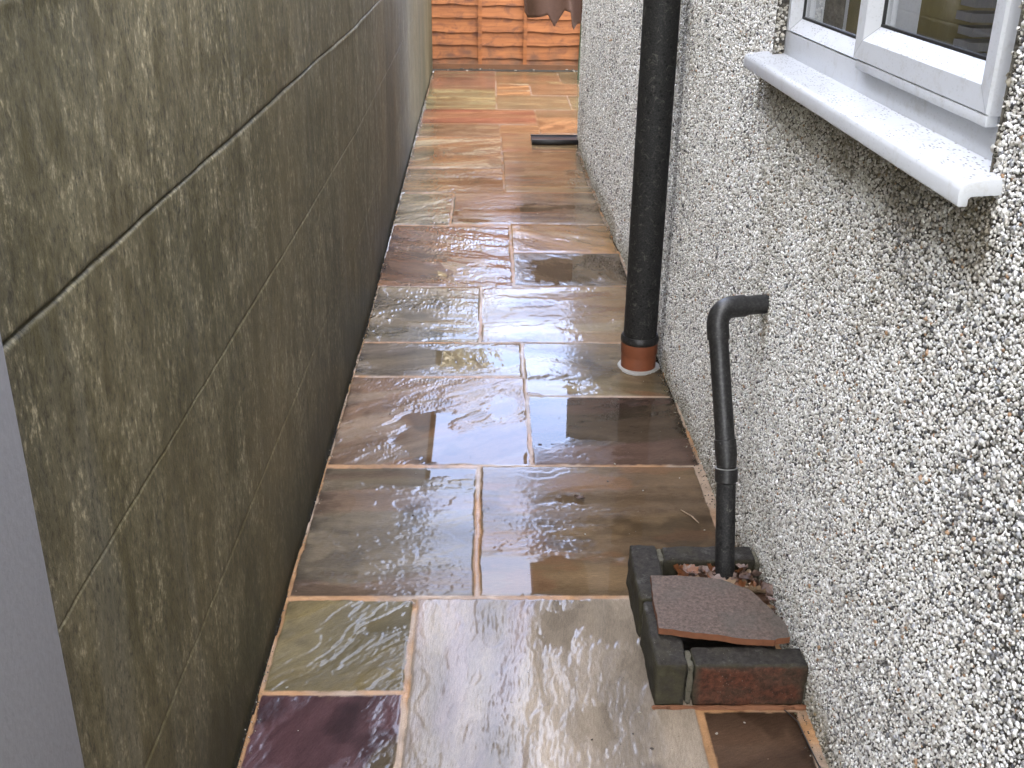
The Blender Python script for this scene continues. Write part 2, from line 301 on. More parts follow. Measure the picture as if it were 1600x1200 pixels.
# ------------------------------------------------------------------ path of wet sandstone slabs
WL = np.array([(-1, -.470), (1.5, -.467), (2.6, -.463), (3.8, -.458), (5.1, -.475), (6.7, -.494), (8.5, -.512), (10.3, -.53), (12, -.545)])
WR = np.array([(-1, .612), (2.5, .612), (3.3, .600), (4.5, .606), (5.3, .593), (6, .583), (6.9, .584), (7.2, .592)])
wl = lambda y: np.interp(y, WL[:, 0], WL[:, 1]); wr = lambda y: np.interp(y, WR[:, 0], WR[:, 1])
A = dict
SL = [ # x0,x1,y0,y1, colour, second colour, share, strata angle, relief(mm), stretch
 ('A1', -.446, -.168, 1.42, 1.714, (.105, .052, .066), (.17, .13, .07), .16, 62, .9, 3),
 ('A2', -.446, -.167, 1.726, 2.032, (.17, .15, .085), (.20, .165, .07), .45, 40, 1.5, 6),
 ('A3', -.155, .412, 1.137, 2.037, (.315, .265, .275), (.35, .31, .27), .4, 84, .75, 8),
 ('A4', .428, .610, 1.10, 1.663, (.105, .062, .042), (.12, .075, .05), .3, 20, .25, 2),
 ('B1', -.448, -.031, 2.050, 2.657, (.175, .125, .09), (.165, .14, .10), .5, 3, 1.0, 5),
 ('B2', -.017, .581, 2.051, 2.667, (.20, .14, .078), (.17, .12, .075), .4, 2, .9, 6),
 ('C1', -.446, .119, 2.678, 3.284, (.30, .225, .165), (.22, .14, .085), .34, 33, 1.5, 6),
 ('C2', .130, .596, 2.679, 3.133, (.15, .098, .082), (.12, .09, .065), .3, 10, .45, 3),
 ('D1', -.445, .114, 3.295, 3.588, (.20, .165, .115), (.25, .21, .17), .4, 12, 1.1, 4),
 ('D2', .127, .590, 3.147, 3.592, (.24, .20, .125), (.20, .155, .10), .4, -10, .9, 5),
 ('E1', -.445, -.033, 3.602, 4.198, (.19, .165, .11), (.24, .20, .14), .4, -8, 2.4, 4),
 ('E2', -.022, .585, 3.605, 4.222, (.33, .27, .175), (.30, .21, .12), .35, 7, 1.2, 5),
 ('F1', -.458, .100, 4.212, 5.117, (.22, .135, .09), (.29, .15, .07), .4, -25, 2.4, 3),
 ('F2', .112, .583, 4.692, 5.147, (.37, .265, .145), (.37, .22, .10), .5, -28, 1.2, 4),
 ('F3', .112, .590, 4.233, 4.680, (.20, .155, .105), (.17, .13, .09), .4, -60, .6, 2),
 ('G1', -.465, -.190, 5.130, 5.745, (.30, .265, .22), (.32, .27, .19), .4, 25, 2.4, 2.5),
 ('G2', -.180, .572, 5.159, 5.779, (.22, .16, .12), (.26, .195, .15), .4, 0, .6, 16),
 ('H1', -.475, .083, 5.759, 6.345, (.27, .205, .15), (.31, .21, .12), .4, 6, 1.9, 5),
 ('H2', .094, .567, 5.802, 5.910, (.28, .22, .14), (.28, .2, .12), .3, 0, .5, 5),
 ('H3', .092, .560, 5.924, 6.826, (.28, .20, .12), (.24, .18, .135), .4, 2, 1.3, 7),
 ('I1', -.480, .078, 6.359, 7.290, (.36, .31, .235), (.34, .2, .11), .3, 22, 2.6, 3.5),
 ('I2', .088, .575, 6.839, 7.416, (.31, .22, .13), (.26, .13, .085), .35, 0, .8, 5),
 ('J1', -.485, .074, 7.304, 7.745, (.23, .175, .11), (.22, .15, .10), .4, 4, .9, 6),
 ('J2', .085, .350, 7.430, 7.720, (.30, .19, .10), (.31, .17, .08), .4, 0, .6, 4),
 ('J3', .360, .98, 7.430, 8.030, (.34, .17, .075), (.34, .19, .09), .4, 50, .5, 5),
 ('J4', .353, .98, 8.042, 8.342, (.25, .18, .10), (.24, .16, .10), .4, 0, .5, 5),
 ('K1', -.488, .343, 7.759, 8.326, (.24, .085, .055), (.27, .13, .07), .4, 3, .8, 6),
 ('L1', -.496, .055, 8.340, 9.310, (.21, .20, .12), (.26, .21, .11), .4, 0, .9, 8),
 ('L2', .066, .633, 8.355, 8.982, (.24, .17, .095), (.21, .17, .10), .4, 0, .5, 4),
 ('L3', .645, .98, 8.355, 9.000, (.22, .17, .10), (.2, .17, .10), .4, 0, .5, 4),
 ('M1', .067, .344, 8.995, 9.618, (.33, .3, .24), (.38, .2, .09), .5, 5, .5, 5),
 ('M2', .357, .98, 9.012, 9.618, (.25, .155, .085), (.24, .14, .08), .4, 0, .5, 5),
 ('N1', -.506, .055, 9.322, 10.38, (.20, .155, .10), (.19, .10, .075), .5, 4, .8, 7),
 ('N2', .066, .628, 9.632, 10.38, (.21, .16, .085), (.23, .13, .075), .5, 3, .7, 7),
 ('N3', .639, .98, 9.632, 10.38, (.12, .115, .08), (.13, .12, .08), .5, 0, .5, 4),
 ('Z1', -.446, -.17, .2, 1.408, (.2, .15, .1), (.2, .15, .1), .5, 0, .8, 4),
 ('Z2', -.155, .36, .2, 1.125, (.2, .16, .11), (.2, .15, .1), .5, 0, .8, 4),
 ('Z3', .374, .590, .2, 1.09, (.22, .17, .11), (.2, .15, .1), .5, 0, .8, 4),
 ('Y1', .995, 2.0, 7.43, 8.342, (.24, .17, .10), (.22, .15, .09), .4, 0, .6, 5),
 ('Y2', .995, 2.0, 8.355, 9.618, (.25, .19, .12), (.22, .15, .09), .4, 0, .6, 5),
 ('Y3', .995, 2.0, 9.632, 10.38, (.22, .16, .10), (.22, .15, .09), .4, 0, .6, 5),
]
# puddles: slab, centre x, y, radii, angle, depth (mm)
PU = [('C1', .00, 2.80, .20, .13, 25, 3.5), ('C1', -.17, 2.84, .08, .15, 15, 2.5), ('C1', .06, 3.05, .05, .12, 0, 1.8), ('C2', .20, 3.0, .16, .17, 0, 3.2), ('C2', .40, 2.95, .25, .16, 0, 2.2), ('C2', .46, 2.76, .13, .10, 0, 2.0),
      ('B1', -.29, 2.61, .20, .06, 0, 3.4), ('B1', -.10, 2.64, .07, .03, 0, 2), ('B1', -.36, 2.07, .10, .02, 0, 2.2), ('B1', -.41, 2.45, .05, .05, 0, 2),
      ('C1', .06, 2.72, .07, .05, 0, 3), ('B2', .05, 2.10, .10, .06, 0, 3), ('B2', .14, 2.14, .26, .10, 0, 3.6), ('B2', .44, 2.30, .20, .13, 20, 3.2), ('B2', .40, 2.48, .20, .05, 0, 1.8), ('B2', .5, 2.15, .1, .12, 0, 3.0),
      ('A3', .27, 1.97, .10, .07, 0, 3.6), ('A3', .16, 1.93, .04, .12, 0, 2.0), ('A3', .14, 1.74, .025, .10, 5, 1.6), ('A3', .20, 1.62, .04, .06, 0, 1.6), ('A3', .10, 1.5, .03, .13, 0, 1.4), ('A3', .33, 1.80, .04, .06, 0, 1.4),
      ('A1', -.30, 1.60, .10, .12, 10, 1.6), ('A1', -.20, 1.55, .03, .12, 5, 1.4), ('A2', -.22, 1.99, .05, .06, 0, 1.5), ('A4', .5, 1.5, .2, .3, 0, 2.5),
      ('D1', -.23, 3.44, .16, .10, 0, 3.4), ('D1', -.02, 3.47, .13, .10, 0, 3.0), ('D1', -.40, 3.5, .05, .10, 0, 2), ('D2', .23, 3.22, .10, .07, 0, 3.0), ('D2', .50, 3.25, .1, .12, 0, 1.4),
      ('E1', -.33, 3.85, .10, .07, 0, 1.8), ('E2', .30, 4.12, .25, .05, 0, 1.2), ('E2', .42, 3.75, .12, .06, 0, 1.3),
      ('F1', -.34, 4.46, .13, .16, 0, 3.2), ('F3', .40, 4.45, .22, .16, 0, 2.4), ('F2', .45, 4.85, .08, .08, 0, 1.3),
      ('G2', .35, 5.45, .3, .08, 0, 1.0), ('G2', -.10, 5.30, .08, .12, 0, 1.3), ('H1', -.2, 6.0, .25, .10, 0, 1.8), ('H3', .49, 6.22, .05, .09, 0, 2.6), ('H3', .53, 6.05, .05, .05, 0, 2.2), ('H3', .3, 6.15, .1, .04, 0, 1.6), ('H3', .2, 6.5, .1, .06, 0, 1.4),
      ('I1', -.40, 6.85, .10, .12, 0, 3.0), ('I1', -.2, 6.6, .12, .10, 0, 2.0), ('I1', -.10, 7.0, .16, .07, 0, 1.8), ('J1', -.38, 7.6, .1, .08, 0, 1.8), ('N1', -.42, 9.7, .04, .2, 0, 1.8), ('K1', 0, 8.2, .25, .06, 0, 1.2)]
def path_fields(X, Y):
    n = X.size; gloss = np.full(n, .3)
    z = np.full(n, -.0016); col = np.zeros((n, 3)); wet = np.zeros(n); uv = np.zeros((n, 3))
    j = fbm(X*22, Y*22, 3, 4)
    mc = np.array([.33, .185, .09]); md = np.array([.36, .32, .27]); tt = ss(-.15, .25, fbm(X*5, Y*5, 9, 3))[:, None]
    col[:] = (mc*(1-tt*.55)+md*tt*.55)*(1+.35*j[:, None]); z += .0008*j; uv[:, 0] = X; uv[:, 1] = Y
    wob = .0035*fbm(X*16, Y*16, 21, 3)+.0013*fbm(X*70, Y*70, 22, 2)
    wob2 = .0035*fbm(X*16+50, Y*16, 31, 3)+.0013*fbm(X*70, Y*70+9, 32, 2)
    lx = wl(Y)
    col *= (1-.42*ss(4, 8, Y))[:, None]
    far = ss(10.36, 10.39, Y+.01*fbm(X*20, Y*20, 18, 3)); col = col*(1-far[:, None])+np.array([.035, .026, .018])*far[:, None]; z -= .02*far
    # the fillet of mortar along the left wall and the dark gap behind it
    gap = (X < lx+.010+.006*fbm(X*3, Y*6, 12, 3)) ; z[gap] = -.03; col[gap] = (.02, .016, .01)
    whitef = ss(.05, .3, fbm(X*0+3, Y*1.7, 14, 3))*(Y > 3)
    sel = (~gap) & (X < lx+.03); col[sel] = col[sel]*(1-whitef[sel, None])+np.array([.55, .55, .55])*whitef[sel, None]
    rw = wr(Y); gr_ = (X > rw-.010-.010*fbm(X*3, Y*7, 15, 3)) & (Y > 3.1) & (Y < 7.2) & (fbm(X*0, Y*5, 16, 3) > -.1); z[gr_] = -.02; col[gr_] = (.03, .026, .018)
    for i, (nm, x0, x1, y0, y1, c1, c2, sh, ang, rel, stt) in enumerate(SL):
        xa, xb = X+wob, X+wob
        sk = .0
        d = np.minimum(np.minimum(xa-x0, x1-xb), np.minimum(Y+wob2-y0, y1-Y-wob2))
        q = d > -.003
        if not q.any(): continue
        x = X[q]; y = Y[q]; dd = d[q]; a = R(ang); ox, oy = i*3.7, i*1.9
        u = (x-x0)*math.cos(a)+(y-y0)*math.sin(a)+ox; v = -(x-x0)*math.sin(a)+(y-y0)*math.cos(a)+oy
        wv = v+.02*fbm(u*7, v*7, i+3, 3)
        rr = rel*.001
        f0 = 9
        big = fbm(u*2.6, wv*7, i+1, 4)
        lay = big*4.2; fl = np.floor(lay); fr_ = lay-fl; ter = (fl+ss(.43, .57, fr_))/4.2
        rip = fbm(u*10, wv*12*stt, i+5, 4, .6)
        rip2 = fbm(u*30, wv*30*max(2, stt*.8), i+11, 3, .6)
        mm_ = .2+.8*ss(-.2, .4, fbm(u*3, v*5, i+8, 2))
        rip3 = fbm(u*55, wv*150, i+15, 2, .6)
        lay2 = fbm(u*5+3, wv*5*max(2, stt), i+13, 4)*4.5; f2 = np.floor(lay2); ter2 = (f2+ss(.44, .56, lay2-f2))/4.5
        rdg = 1-np.abs(fbm(u*13, wv*13*max(2, stt), i+17, 4, .6))*7.5; rdg2 = 1-np.abs(fbm(u*30+5, wv*34*max(1.5, stt*.6), i+27, 3, .6))*5
        h = rr*(.55*ter2*mm_+.62*mm_*np.clip(rdg, 0, 1)+.34*(.3+.7*mm_)*np.clip(rdg2, 0, 1)+2.6*ter+mm_*(.62*rip+.34*rip2)+(.35+.65*mm_)*.16*rip3)
        edge = ss(-.002, .0045, dd)
        base = np.zeros_like(h)+(((i*37) % 11)-5)*.00022
        hh = h+base
        # puddles
        bas = np.zeros_like(h)
        for (pn, px, py, ra, rb, pa, dep) in PU:
            if pn != nm: continue
            ca, sa = math.cos(R(pa)), math.sin(R(pa)); ex = (x-px)*ca+(y-py)*sa; ey = -(x-px)*sa+(y-py)*ca
            r = np.sqrt((ex/ra)**2+(ey/rb)**2)/1.18+.58*fbm(u*6, wv*7*max(1.3, stt*.45), i+2, 4)+.22*fbm(u*26, wv*26*max(1.5, stt*.6), i+19, 3)
            bas = np.maximum(bas, dep*.001*ss(1.25, .55, r))
        lev = base-.0009-.0011*min(rel, 1.6)*.6
        floorz = hh-bas*1.15-rr*.25
        w = ss(-.00008, .00018, lev-floorz)*(bas > .0002)
        zz = np.where(bas > .0002, np.maximum(floorz, lev)+.00035*np.exp(-((lev-floorz)/.00022)**2), hh)
        k = edge
        z[q] = z[q]*(1-k)+zz*k
        band = ss(.5-sh-.15, .5-sh+.25, .5+1.1*fbm(u*1.6, wv*9, i+23, 4)-.25)
        cc = np.array(c1)*(1-band[:, None])+np.array(c2)*band[:, None]
        tone = 1+.42*fbm(u*3, wv*16, i+29, 5, .6)+.22*ter*2
        cc = cc*np.clip(tone, .45, 1.6)[:, None]
        iron = ss(.46, .6, .5+fbm(u*4.2+9, v*11, i+33, 5)-.22)*(.75 if nm in ('F1', 'E2', 'B2', 'I1', 'D2', 'C1', 'N2', 'M1') else .0)
        cc = cc*(1-iron[:, None])+np.array([.26, .15, .08])*iron[:, None]
        dirt = ss(.30, .55, fbm(x*6, y*6, i+41, 4))*.6; cc = cc*(1-.6*dirt[:, None])
        # thin dark growth close to the walls
        g = ss(.06, 0, np.minimum(x-wl(y), wr(y)-x+.9*(y > 7.2)))*ss(-.2, .3, fbm(x*20, y*20, 44, 3)); cc = cc*(1-.55*g[:, None])
        cc = cc*(1-.15*w[:, None])*np.array([.66, .585, .475])
        if y0 > 4.6: cc = cc*np.array([1.05, 1.04, .88])
        lum = cc @ np.array([.35, .45, .2]); cc = cc*.86+lum[:, None]*.14
        kk = ss(-.001, .002, dd)[:, None]
        col[q] = col[q]*(1-kk)+cc*kk
        wet[q] = w*ss(0, .004, dd); uv[q, 0] = u; uv[q, 1] = v
        gv_ = {'J': .5, 'K': .4, 'L': .35, 'M': .35, 'N': .3, 'H': .8, 'I': .85}.get(nm[0], 1.0)*(.72+.5*fbm(u*4, v*6, i+50, 3)); gloss[q] = np.maximum(np.clip(gv_, .1, 1)*kk[:, 0]+.3*(1-kk[:, 0]), wet[q])
    return z, np.clip(col, .004, .9), wet, uv, gloss
def grid_mesh(xs, ys):
    X, Y = np.meshgrid(xs, ys); nx, ny = len(xs), len(ys)
    i = np.arange(nx-1)[None, :]+np.arange(ny-1)[:, None]*nx
    q = np.stack([i, i+1, i+1+nx, i+nx], -1).reshape(-1, 4)
    return X.ravel(), Y.ravel(), q
ys = [.25]
while ys[-1] < 10.46: ys.append(ys[-1]+(.0028*(max(ys[-1], 1.45)/1.5)**1.3 if ys[-1] > 1.4 else .02))
ys = np.array(ys)
X1, Y1, Q1 = grid_mesh(np.arange(-.56, .665, .0028), ys)
X2, Y2, Q2 = grid_mesh(np.arange(.662, 2.0, .012), np.arange(7.1, 10.46, .02))
X = np.concatenate([X1, X2]); Y = np.concatenate([Y1, Y2]); Q = np.concatenate([Q1, Q2+len(X1)])
z, col, wet, uv, gloss = path_fields(X, Y)
Vp = np.stack([X, Y, z], 1)
me = fast_mesh('path', Vp, Q, M_stone, True)
vcol(me, 'col', col)
a = me.attributes.new('wet', 'FLOAT', 'POINT'); a.data.foreach_set('value', wet.astype(np.float32))
a = me.attributes.new('gloss', 'FLOAT', 'POINT'); a.data.foreach_set('value', gloss.astype(np.float32))
a = me.attributes.new('strata', 'FLOAT_VECTOR', 'POINT'); a.data.foreach_set('vector', uv.astype(np.float32).ravel())
me.shade_smooth()
path = bpy.data.objects.new('path', me); C.objects.link(path); tag(path, kind='structure')

# ------------------------------------------------------------------ left concrete wall
wall = empty('concrete_wall', (-.47, 4, 0), 'tall olive-stained concrete block wall with thin horizontal joints, left of the path', 'wall')
GR = [.352, .713, 1.048, 1.36, 1.70, 2.05, 2.4, 2.75]; TOP = 2.88
zs = list(np.arange(-.08, TOP, .03))
for g in GR: zs = [q for q in zs if abs(q-g) > .022]+[g-.02, g-.014, g-.010, g-.0075]+[g+.0015*k for k in range(-4, 5)]+[g+.0075, g+.012, g+.02]
zs = np.array(sorted(zs+[TOP])); ys = np.arange(-1.6, 11.0, .014)
Yg, Zg, Q = grid_mesh(ys, zs)
xw = wl(Yg)+.0025*fbm(Yg*2, Zg*2, 1, 4)+.0011*fbm(Yg*25, Zg*14, 2, 3)
depth = np.zeros_like(xw)
for i, g in enumerate(GR):
    gz = g+.003*fbm(Yg*1.1, Yg*0+i, 5, 3)+.0012*fbm(Yg*9, Yg*0+i, 6, 3)+(np.clip(Yg-6, 0, 9)*.016 if i < 2 else 0)
    wd_ = (.0034 if i in (2, 0) else .0024)*(1+.6*fbm(Yg*2.5, Yg*0+i, 8, 3))
    near = np.where(Yg < 3, 1.0, .65)
    depth += .005*near*(.35 if i == 0 else .5 if i == 1 else 1)*np.exp(-((Zg-gz)/wd_)**2)
    xw = xw+(.0016 if i > 1 else .0)*np.exp(-((Zg-(g-.010))/.006)**2)*ss(-.1, .2, fbm(Yg*1.4, Yg*0+i*3, 17, 3))
xw -= depth
vt = np.stack([xw, Yg, Zg], 1)
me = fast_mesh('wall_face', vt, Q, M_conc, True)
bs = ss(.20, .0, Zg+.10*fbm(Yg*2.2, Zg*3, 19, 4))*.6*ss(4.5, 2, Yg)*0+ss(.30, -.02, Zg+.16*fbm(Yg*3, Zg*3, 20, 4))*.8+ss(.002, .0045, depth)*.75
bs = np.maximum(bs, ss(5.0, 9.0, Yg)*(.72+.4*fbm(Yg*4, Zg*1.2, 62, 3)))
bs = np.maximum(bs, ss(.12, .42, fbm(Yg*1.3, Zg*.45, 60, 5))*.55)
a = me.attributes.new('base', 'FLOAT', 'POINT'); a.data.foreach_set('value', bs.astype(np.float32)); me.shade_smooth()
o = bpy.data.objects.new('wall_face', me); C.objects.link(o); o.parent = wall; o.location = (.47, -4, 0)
obj('coping', *box(-.75, -.474, -1.6, 10.98, TOP, TOP+.05), M_grey, wall)
obj('wall_core', *box(-.72, -.56, -1.6, 10.98, -.05, TOP-.003), M_grey, wall)
pier = empty('grey_pier', (-.6, .6, 0), 'smooth grey rendered pier at the near end of the concrete wall', 'pier')
v, f = box(-.80, -.440, -.2, .921, -.05, 2.4); o = obj('shaft', v, f, M_grey, pier); bevel(o, .006, 3)
o = obj('cap', *box(-.83, -.415, -.23, .945, 2.4, 2.45), M_grey, pier); bevel(o, .006)

# ------------------------------------------------------------------ house
house = empty('pebbledashed_house', (.6, 4, 0), 'house with white pebbledash wall and a white window, right of the path', 'house')
WY0, WY1, WZ0, WZ1 = 1.285, 2.385, 1.130, 2.10      # window opening
REC = .648
H0 = np.array([.6, 4, 0])
EAVE = 2.36
vs, fs = [], []
yb = sorted(set([-1.6]+list(np.arange(-1.5, 7.2, .05))+[WY0, WY1, 7.2])); yb = [y for y in yb if min(abs(y-WY0), abs(y-WY1)) > .02 or y in (WY0, WY1)]
zb = sorted([z for z in list(np.arange(-.06, EAVE, .06)) if min(abs(z-WZ0), abs(z-WZ1)) > .02]+[WZ0, WZ1, EAVE])
def wx(y, z): return wr(y)+.003*fbm(np.asarray(y)*1.7, np.asarray(z)*1.7, 2, 3)+.021*ss(.55, .0, np.asarray(z))*ss(2.5, 1.70, np.asarray(y))
idx = {}
def vi(y, z):
    k = (round(y, 4), round(z, 4))
    if k not in idx: idx[k] = len(vs); vs.append((float(wx(y, z)), y, z))
    return idx[k]
fm = []
for a_, b_ in zip(yb, yb[1:]):
    for c_, d_ in zip(zb, zb[1:]):
        if a_ >= WY0-1e-6 and b_ <= WY1+1e-6 and c_ >= WZ0-1e-6 and d_ <= WZ1+1e-6: continue
        fs.append((vi(a_, c_), vi(a_, d_), vi(b_, d_), vi(b_, c_))); fm.append(2 if b_ < -.55 else 0)
nb = len(vs)
def addq(pts, mi):
    n = len(vs); vs.extend(pts); fs.append((n, n+1, n+2, n+3)); fm.append(mi)
for yy in (WY0, WY1): addq([(.606, yy, WZ0), (.75, yy, WZ0), (.75, yy, WZ1), (.606, yy, WZ1)], 0)
addq([(.606, WY0, WZ1), (.606, WY1, WZ1), (.75, WY1, WZ1), (.75, WY0, WZ1)], 0)
addq([(.606, WY0, WZ0), (.606, WY1, WZ0), (.75, WY1, WZ0), (.75, WY0, WZ0)], 0)
addq([(.592, 7.2, -.06), (6, 7.2, -.06), (6, 7.2, EAVE), (.592, 7.2, EAVE)], 2)
addq([(.612, -1.6, -.06), (6, -1.6, -.06), (6, -1.6, EAVE), (.612, -1.6, EAVE)], 2)
# pebbles
def pebbles():
    P = []
    def field(y0, y1, z0, z1, sp, hole=True):
        ny = int((y1-y0)/sp); nz = int((z1-z0)/(sp*.87)); yy, zz = np.meshgrid(np.arange(ny), np.arange(nz))
        yy = (yy+.5*(zz % 2)).astype(float)*sp+y0; zz = zz*sp*.87+z0
        yy = yy.ravel()+rs.normal(0, sp*.27, yy.size); zz = zz.ravel()+rs.normal(0, sp*.27, zz.size)
        keep = np.ones(yy.size, bool)
        if hole: keep &= ~((yy > WY0-.001) & (yy < WY1+.001) & (zz > WZ0-.001) & (zz < WZ1))
        keep &= rs.rand(yy.size) > .03
        yy, zz = yy[keep], zz[keep]
        return yy, zz, np.full(yy.size, sp)
    parts = [field(.5, 2.2, -.01, 1.60, .0056), field(2.2, 3.2, -.01, 1.42, .0062), field(3.2, 4.6, -.01, 1.32, .0072), field(4.6, 7.2, -.01, 1.2, .0088), field(.5, 2.2, 1.60, 2.36, .0095), field(2.2, 3.2, 1.42, 2.36, .0095), field(3.2, 4.6, 1.32, 2.36, .0098), field(4.6, 7.2, 1.2, 2.36, .0105), field(-.6, .5, -.01, 2.36, .0105)]
    yy = np.concatenate([p[0] for p in parts]); zz = np.concatenate([p[1] for p in parts]); sp = np.concatenate([p[2] for p in parts])
    nrm = np.tile(np.array([-1., 0, 0]), (yy.size, 1)); pos = np.stack([wx(yy, zz), yy, zz], 1)
    # reveals of the window opening and the far corner of the house
    ex = []
    for (Y, s, x0, x1, z0, z1) in ((WY1, -1, .606, .628, WZ0+.02, 1.62), (WY0, 1, .606, .63, WZ0+.02, 1.62), (7.2, 1, .592, .70, 0, 1.25)):
        sp_ = .0066 if Y < 5 else .009; n = int((x1-x0)*(z1-z0)/sp_**2*1.2)
        e = np.stack([rs.uniform(x0, x1, n), np.full(n, Y), rs.uniform(z0, z1, n)], 1); ex.append((e, s, sp_))
    for e, s, q in ex:
        pos = np.concatenate([pos, e]); nrm = np.concatenate([nrm, np.tile(np.array([0, s, 0.]), (len(e), 1))]); sp = np.concatenate([sp, np.full(len(e), q)])
    n = len(pos); r = sp*rs.choice([.45, .55, .66, .95], n, p=[.25, .42, .28, .05])*rs.uniform(.85, 1.15, n)
    # basis
    t1 = np.where(np.abs(nrm[:, 2:3]) < .9, np.array([[0, 0, 1.]]), np.array([[1., 0, 0]])); t2 = np.cross(nrm, t1)
    nn = nrm+rs.normal(0, .34, (n, 3)); nn /= np.linalg.norm(nn, axis=1, keepdims=True)
    t1 = t1-np.sum(t1*nn, 1, keepdims=True)*nn; t1 /= np.linalg.norm(t1, axis=1, keepdims=True); t2 = np.cross(nn, t1)
    K = 5; V = np.zeros((n, 3*K, 3)); ph = rs.uniform(0, 6.28, n); asp = rs.uniform(.65, 1.0, n); tw = rs.uniform(0, 3.14, n)
    # rings: buried base, shoulder, ridge
    for ri, (rad, hh) in enumerate(((.95, -.55), (1.05, .18), (.52, .72))):
        for k in range(K):
            a_ = ph+2*math.pi*k/K+rs.uniform(-.35, .35, n)+ri*.5
            ra = r*rad*rs.uniform(.72, 1.2, n)
            cx, cy = ra*np.cos(a_), ra*np.sin(a_)*asp
            c2, s2 = np.cos(tw), np.sin(tw); cx, cy = cx*c2-cy*s2, cx*s2+cy*c2
            h = r*(hh+rs.uniform(-.2, .2, n))*1.0
            V[:, ri*K+k] = pos+t1*cx[:, None]+t2*cy[:, None]+nn*h[:, None]
    T = []
    for ri in range(2):
        for k in range(K):
            a0, a1, b0, b1 = ri*K+k, ri*K+(k+1) % K, (ri+1)*K+k, (ri+1)*K+(k+1) % K; T += [(a0, a1, b1), (a0, b1, b0)]
    T += [(2*K, 2*K+1, 2*K+2), (2*K, 2*K+2, 2*K+3), (2*K, 2*K+3, 2*K+4)]
    T = np.array(T); tri = (T[None]+(np.arange(n)*3*K)[:, None, None]).reshape(-1, 3)
    # colours
    pal = np.array([(.87, .85, .80), (.70, .67, .61), (.95, .945, .925), (.49, .46, .41), (.26, .25, .23), (.075, .075, .08), (.42, .27, .16), (.36, .37, .38)])
    ci = rs.choice(len(pal), n, p=[.33, .18, .27, .08, .04, .04, .015, .045]); col = pal[ci]*rs.uniform(.82, 1.08, n)[:, None]
    y, zz = pos[:, 1], pos[:, 2]
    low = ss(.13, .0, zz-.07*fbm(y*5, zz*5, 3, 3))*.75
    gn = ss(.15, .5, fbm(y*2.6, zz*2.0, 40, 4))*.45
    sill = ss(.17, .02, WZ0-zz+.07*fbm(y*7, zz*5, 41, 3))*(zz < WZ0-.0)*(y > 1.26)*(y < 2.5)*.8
    pband = ss(.05, .015, np.abs(y-3.43-.02*fbm(zz*5, zz*0, 42, 3)))*.55*(zz < 2)  # greyer vertical band on the wall behind the soil pipe
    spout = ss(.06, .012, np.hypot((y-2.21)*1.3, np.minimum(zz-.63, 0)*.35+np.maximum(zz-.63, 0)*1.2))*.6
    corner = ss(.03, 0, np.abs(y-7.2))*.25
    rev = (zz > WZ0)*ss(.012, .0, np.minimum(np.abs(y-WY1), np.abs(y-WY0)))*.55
    k = np.clip(np.maximum.reduce([low, gn*.6, sill, pband, spout, corner, rev]), 0, .9)*rs.uniform(.55, 1.15, n); k = np.clip(k, 0, .95)[:, None]
    dcol = np.where(((pband > .1))[:, None], np.array([[.10, .095, .08]]), np.array([[.20, .165, .085]]))
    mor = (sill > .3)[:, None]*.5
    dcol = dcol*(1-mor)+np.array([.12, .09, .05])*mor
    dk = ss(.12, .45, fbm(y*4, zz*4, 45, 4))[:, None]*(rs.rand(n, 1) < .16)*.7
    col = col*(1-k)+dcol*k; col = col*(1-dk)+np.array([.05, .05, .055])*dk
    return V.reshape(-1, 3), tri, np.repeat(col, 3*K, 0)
pv, pt, pcol = pebbles()
bvs = np.array(vs, float)
btri = []; bmi = []
for q, mi in zip(fs, fm): btri += [(q[0], q[1], q[2]), (q[0], q[2], q[3])]; bmi += [mi, mi]
allv = np.concatenate([bvs, pv])-H0; allt = np.concatenate([np.array(btri), pt+len(bvs)])
me = fast_mesh('wall', allv, allt, [M_back, M_peb, M_pebup])
mi = np.concatenate([np.array(bmi), np.ones(len(pt), int)]).astype(np.int32); me.polygons.foreach_set('material_index', mi)
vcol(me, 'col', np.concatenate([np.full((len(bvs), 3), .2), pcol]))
o = bpy.data.objects.new('wall', me); C.objects.link(o); o.parent = house
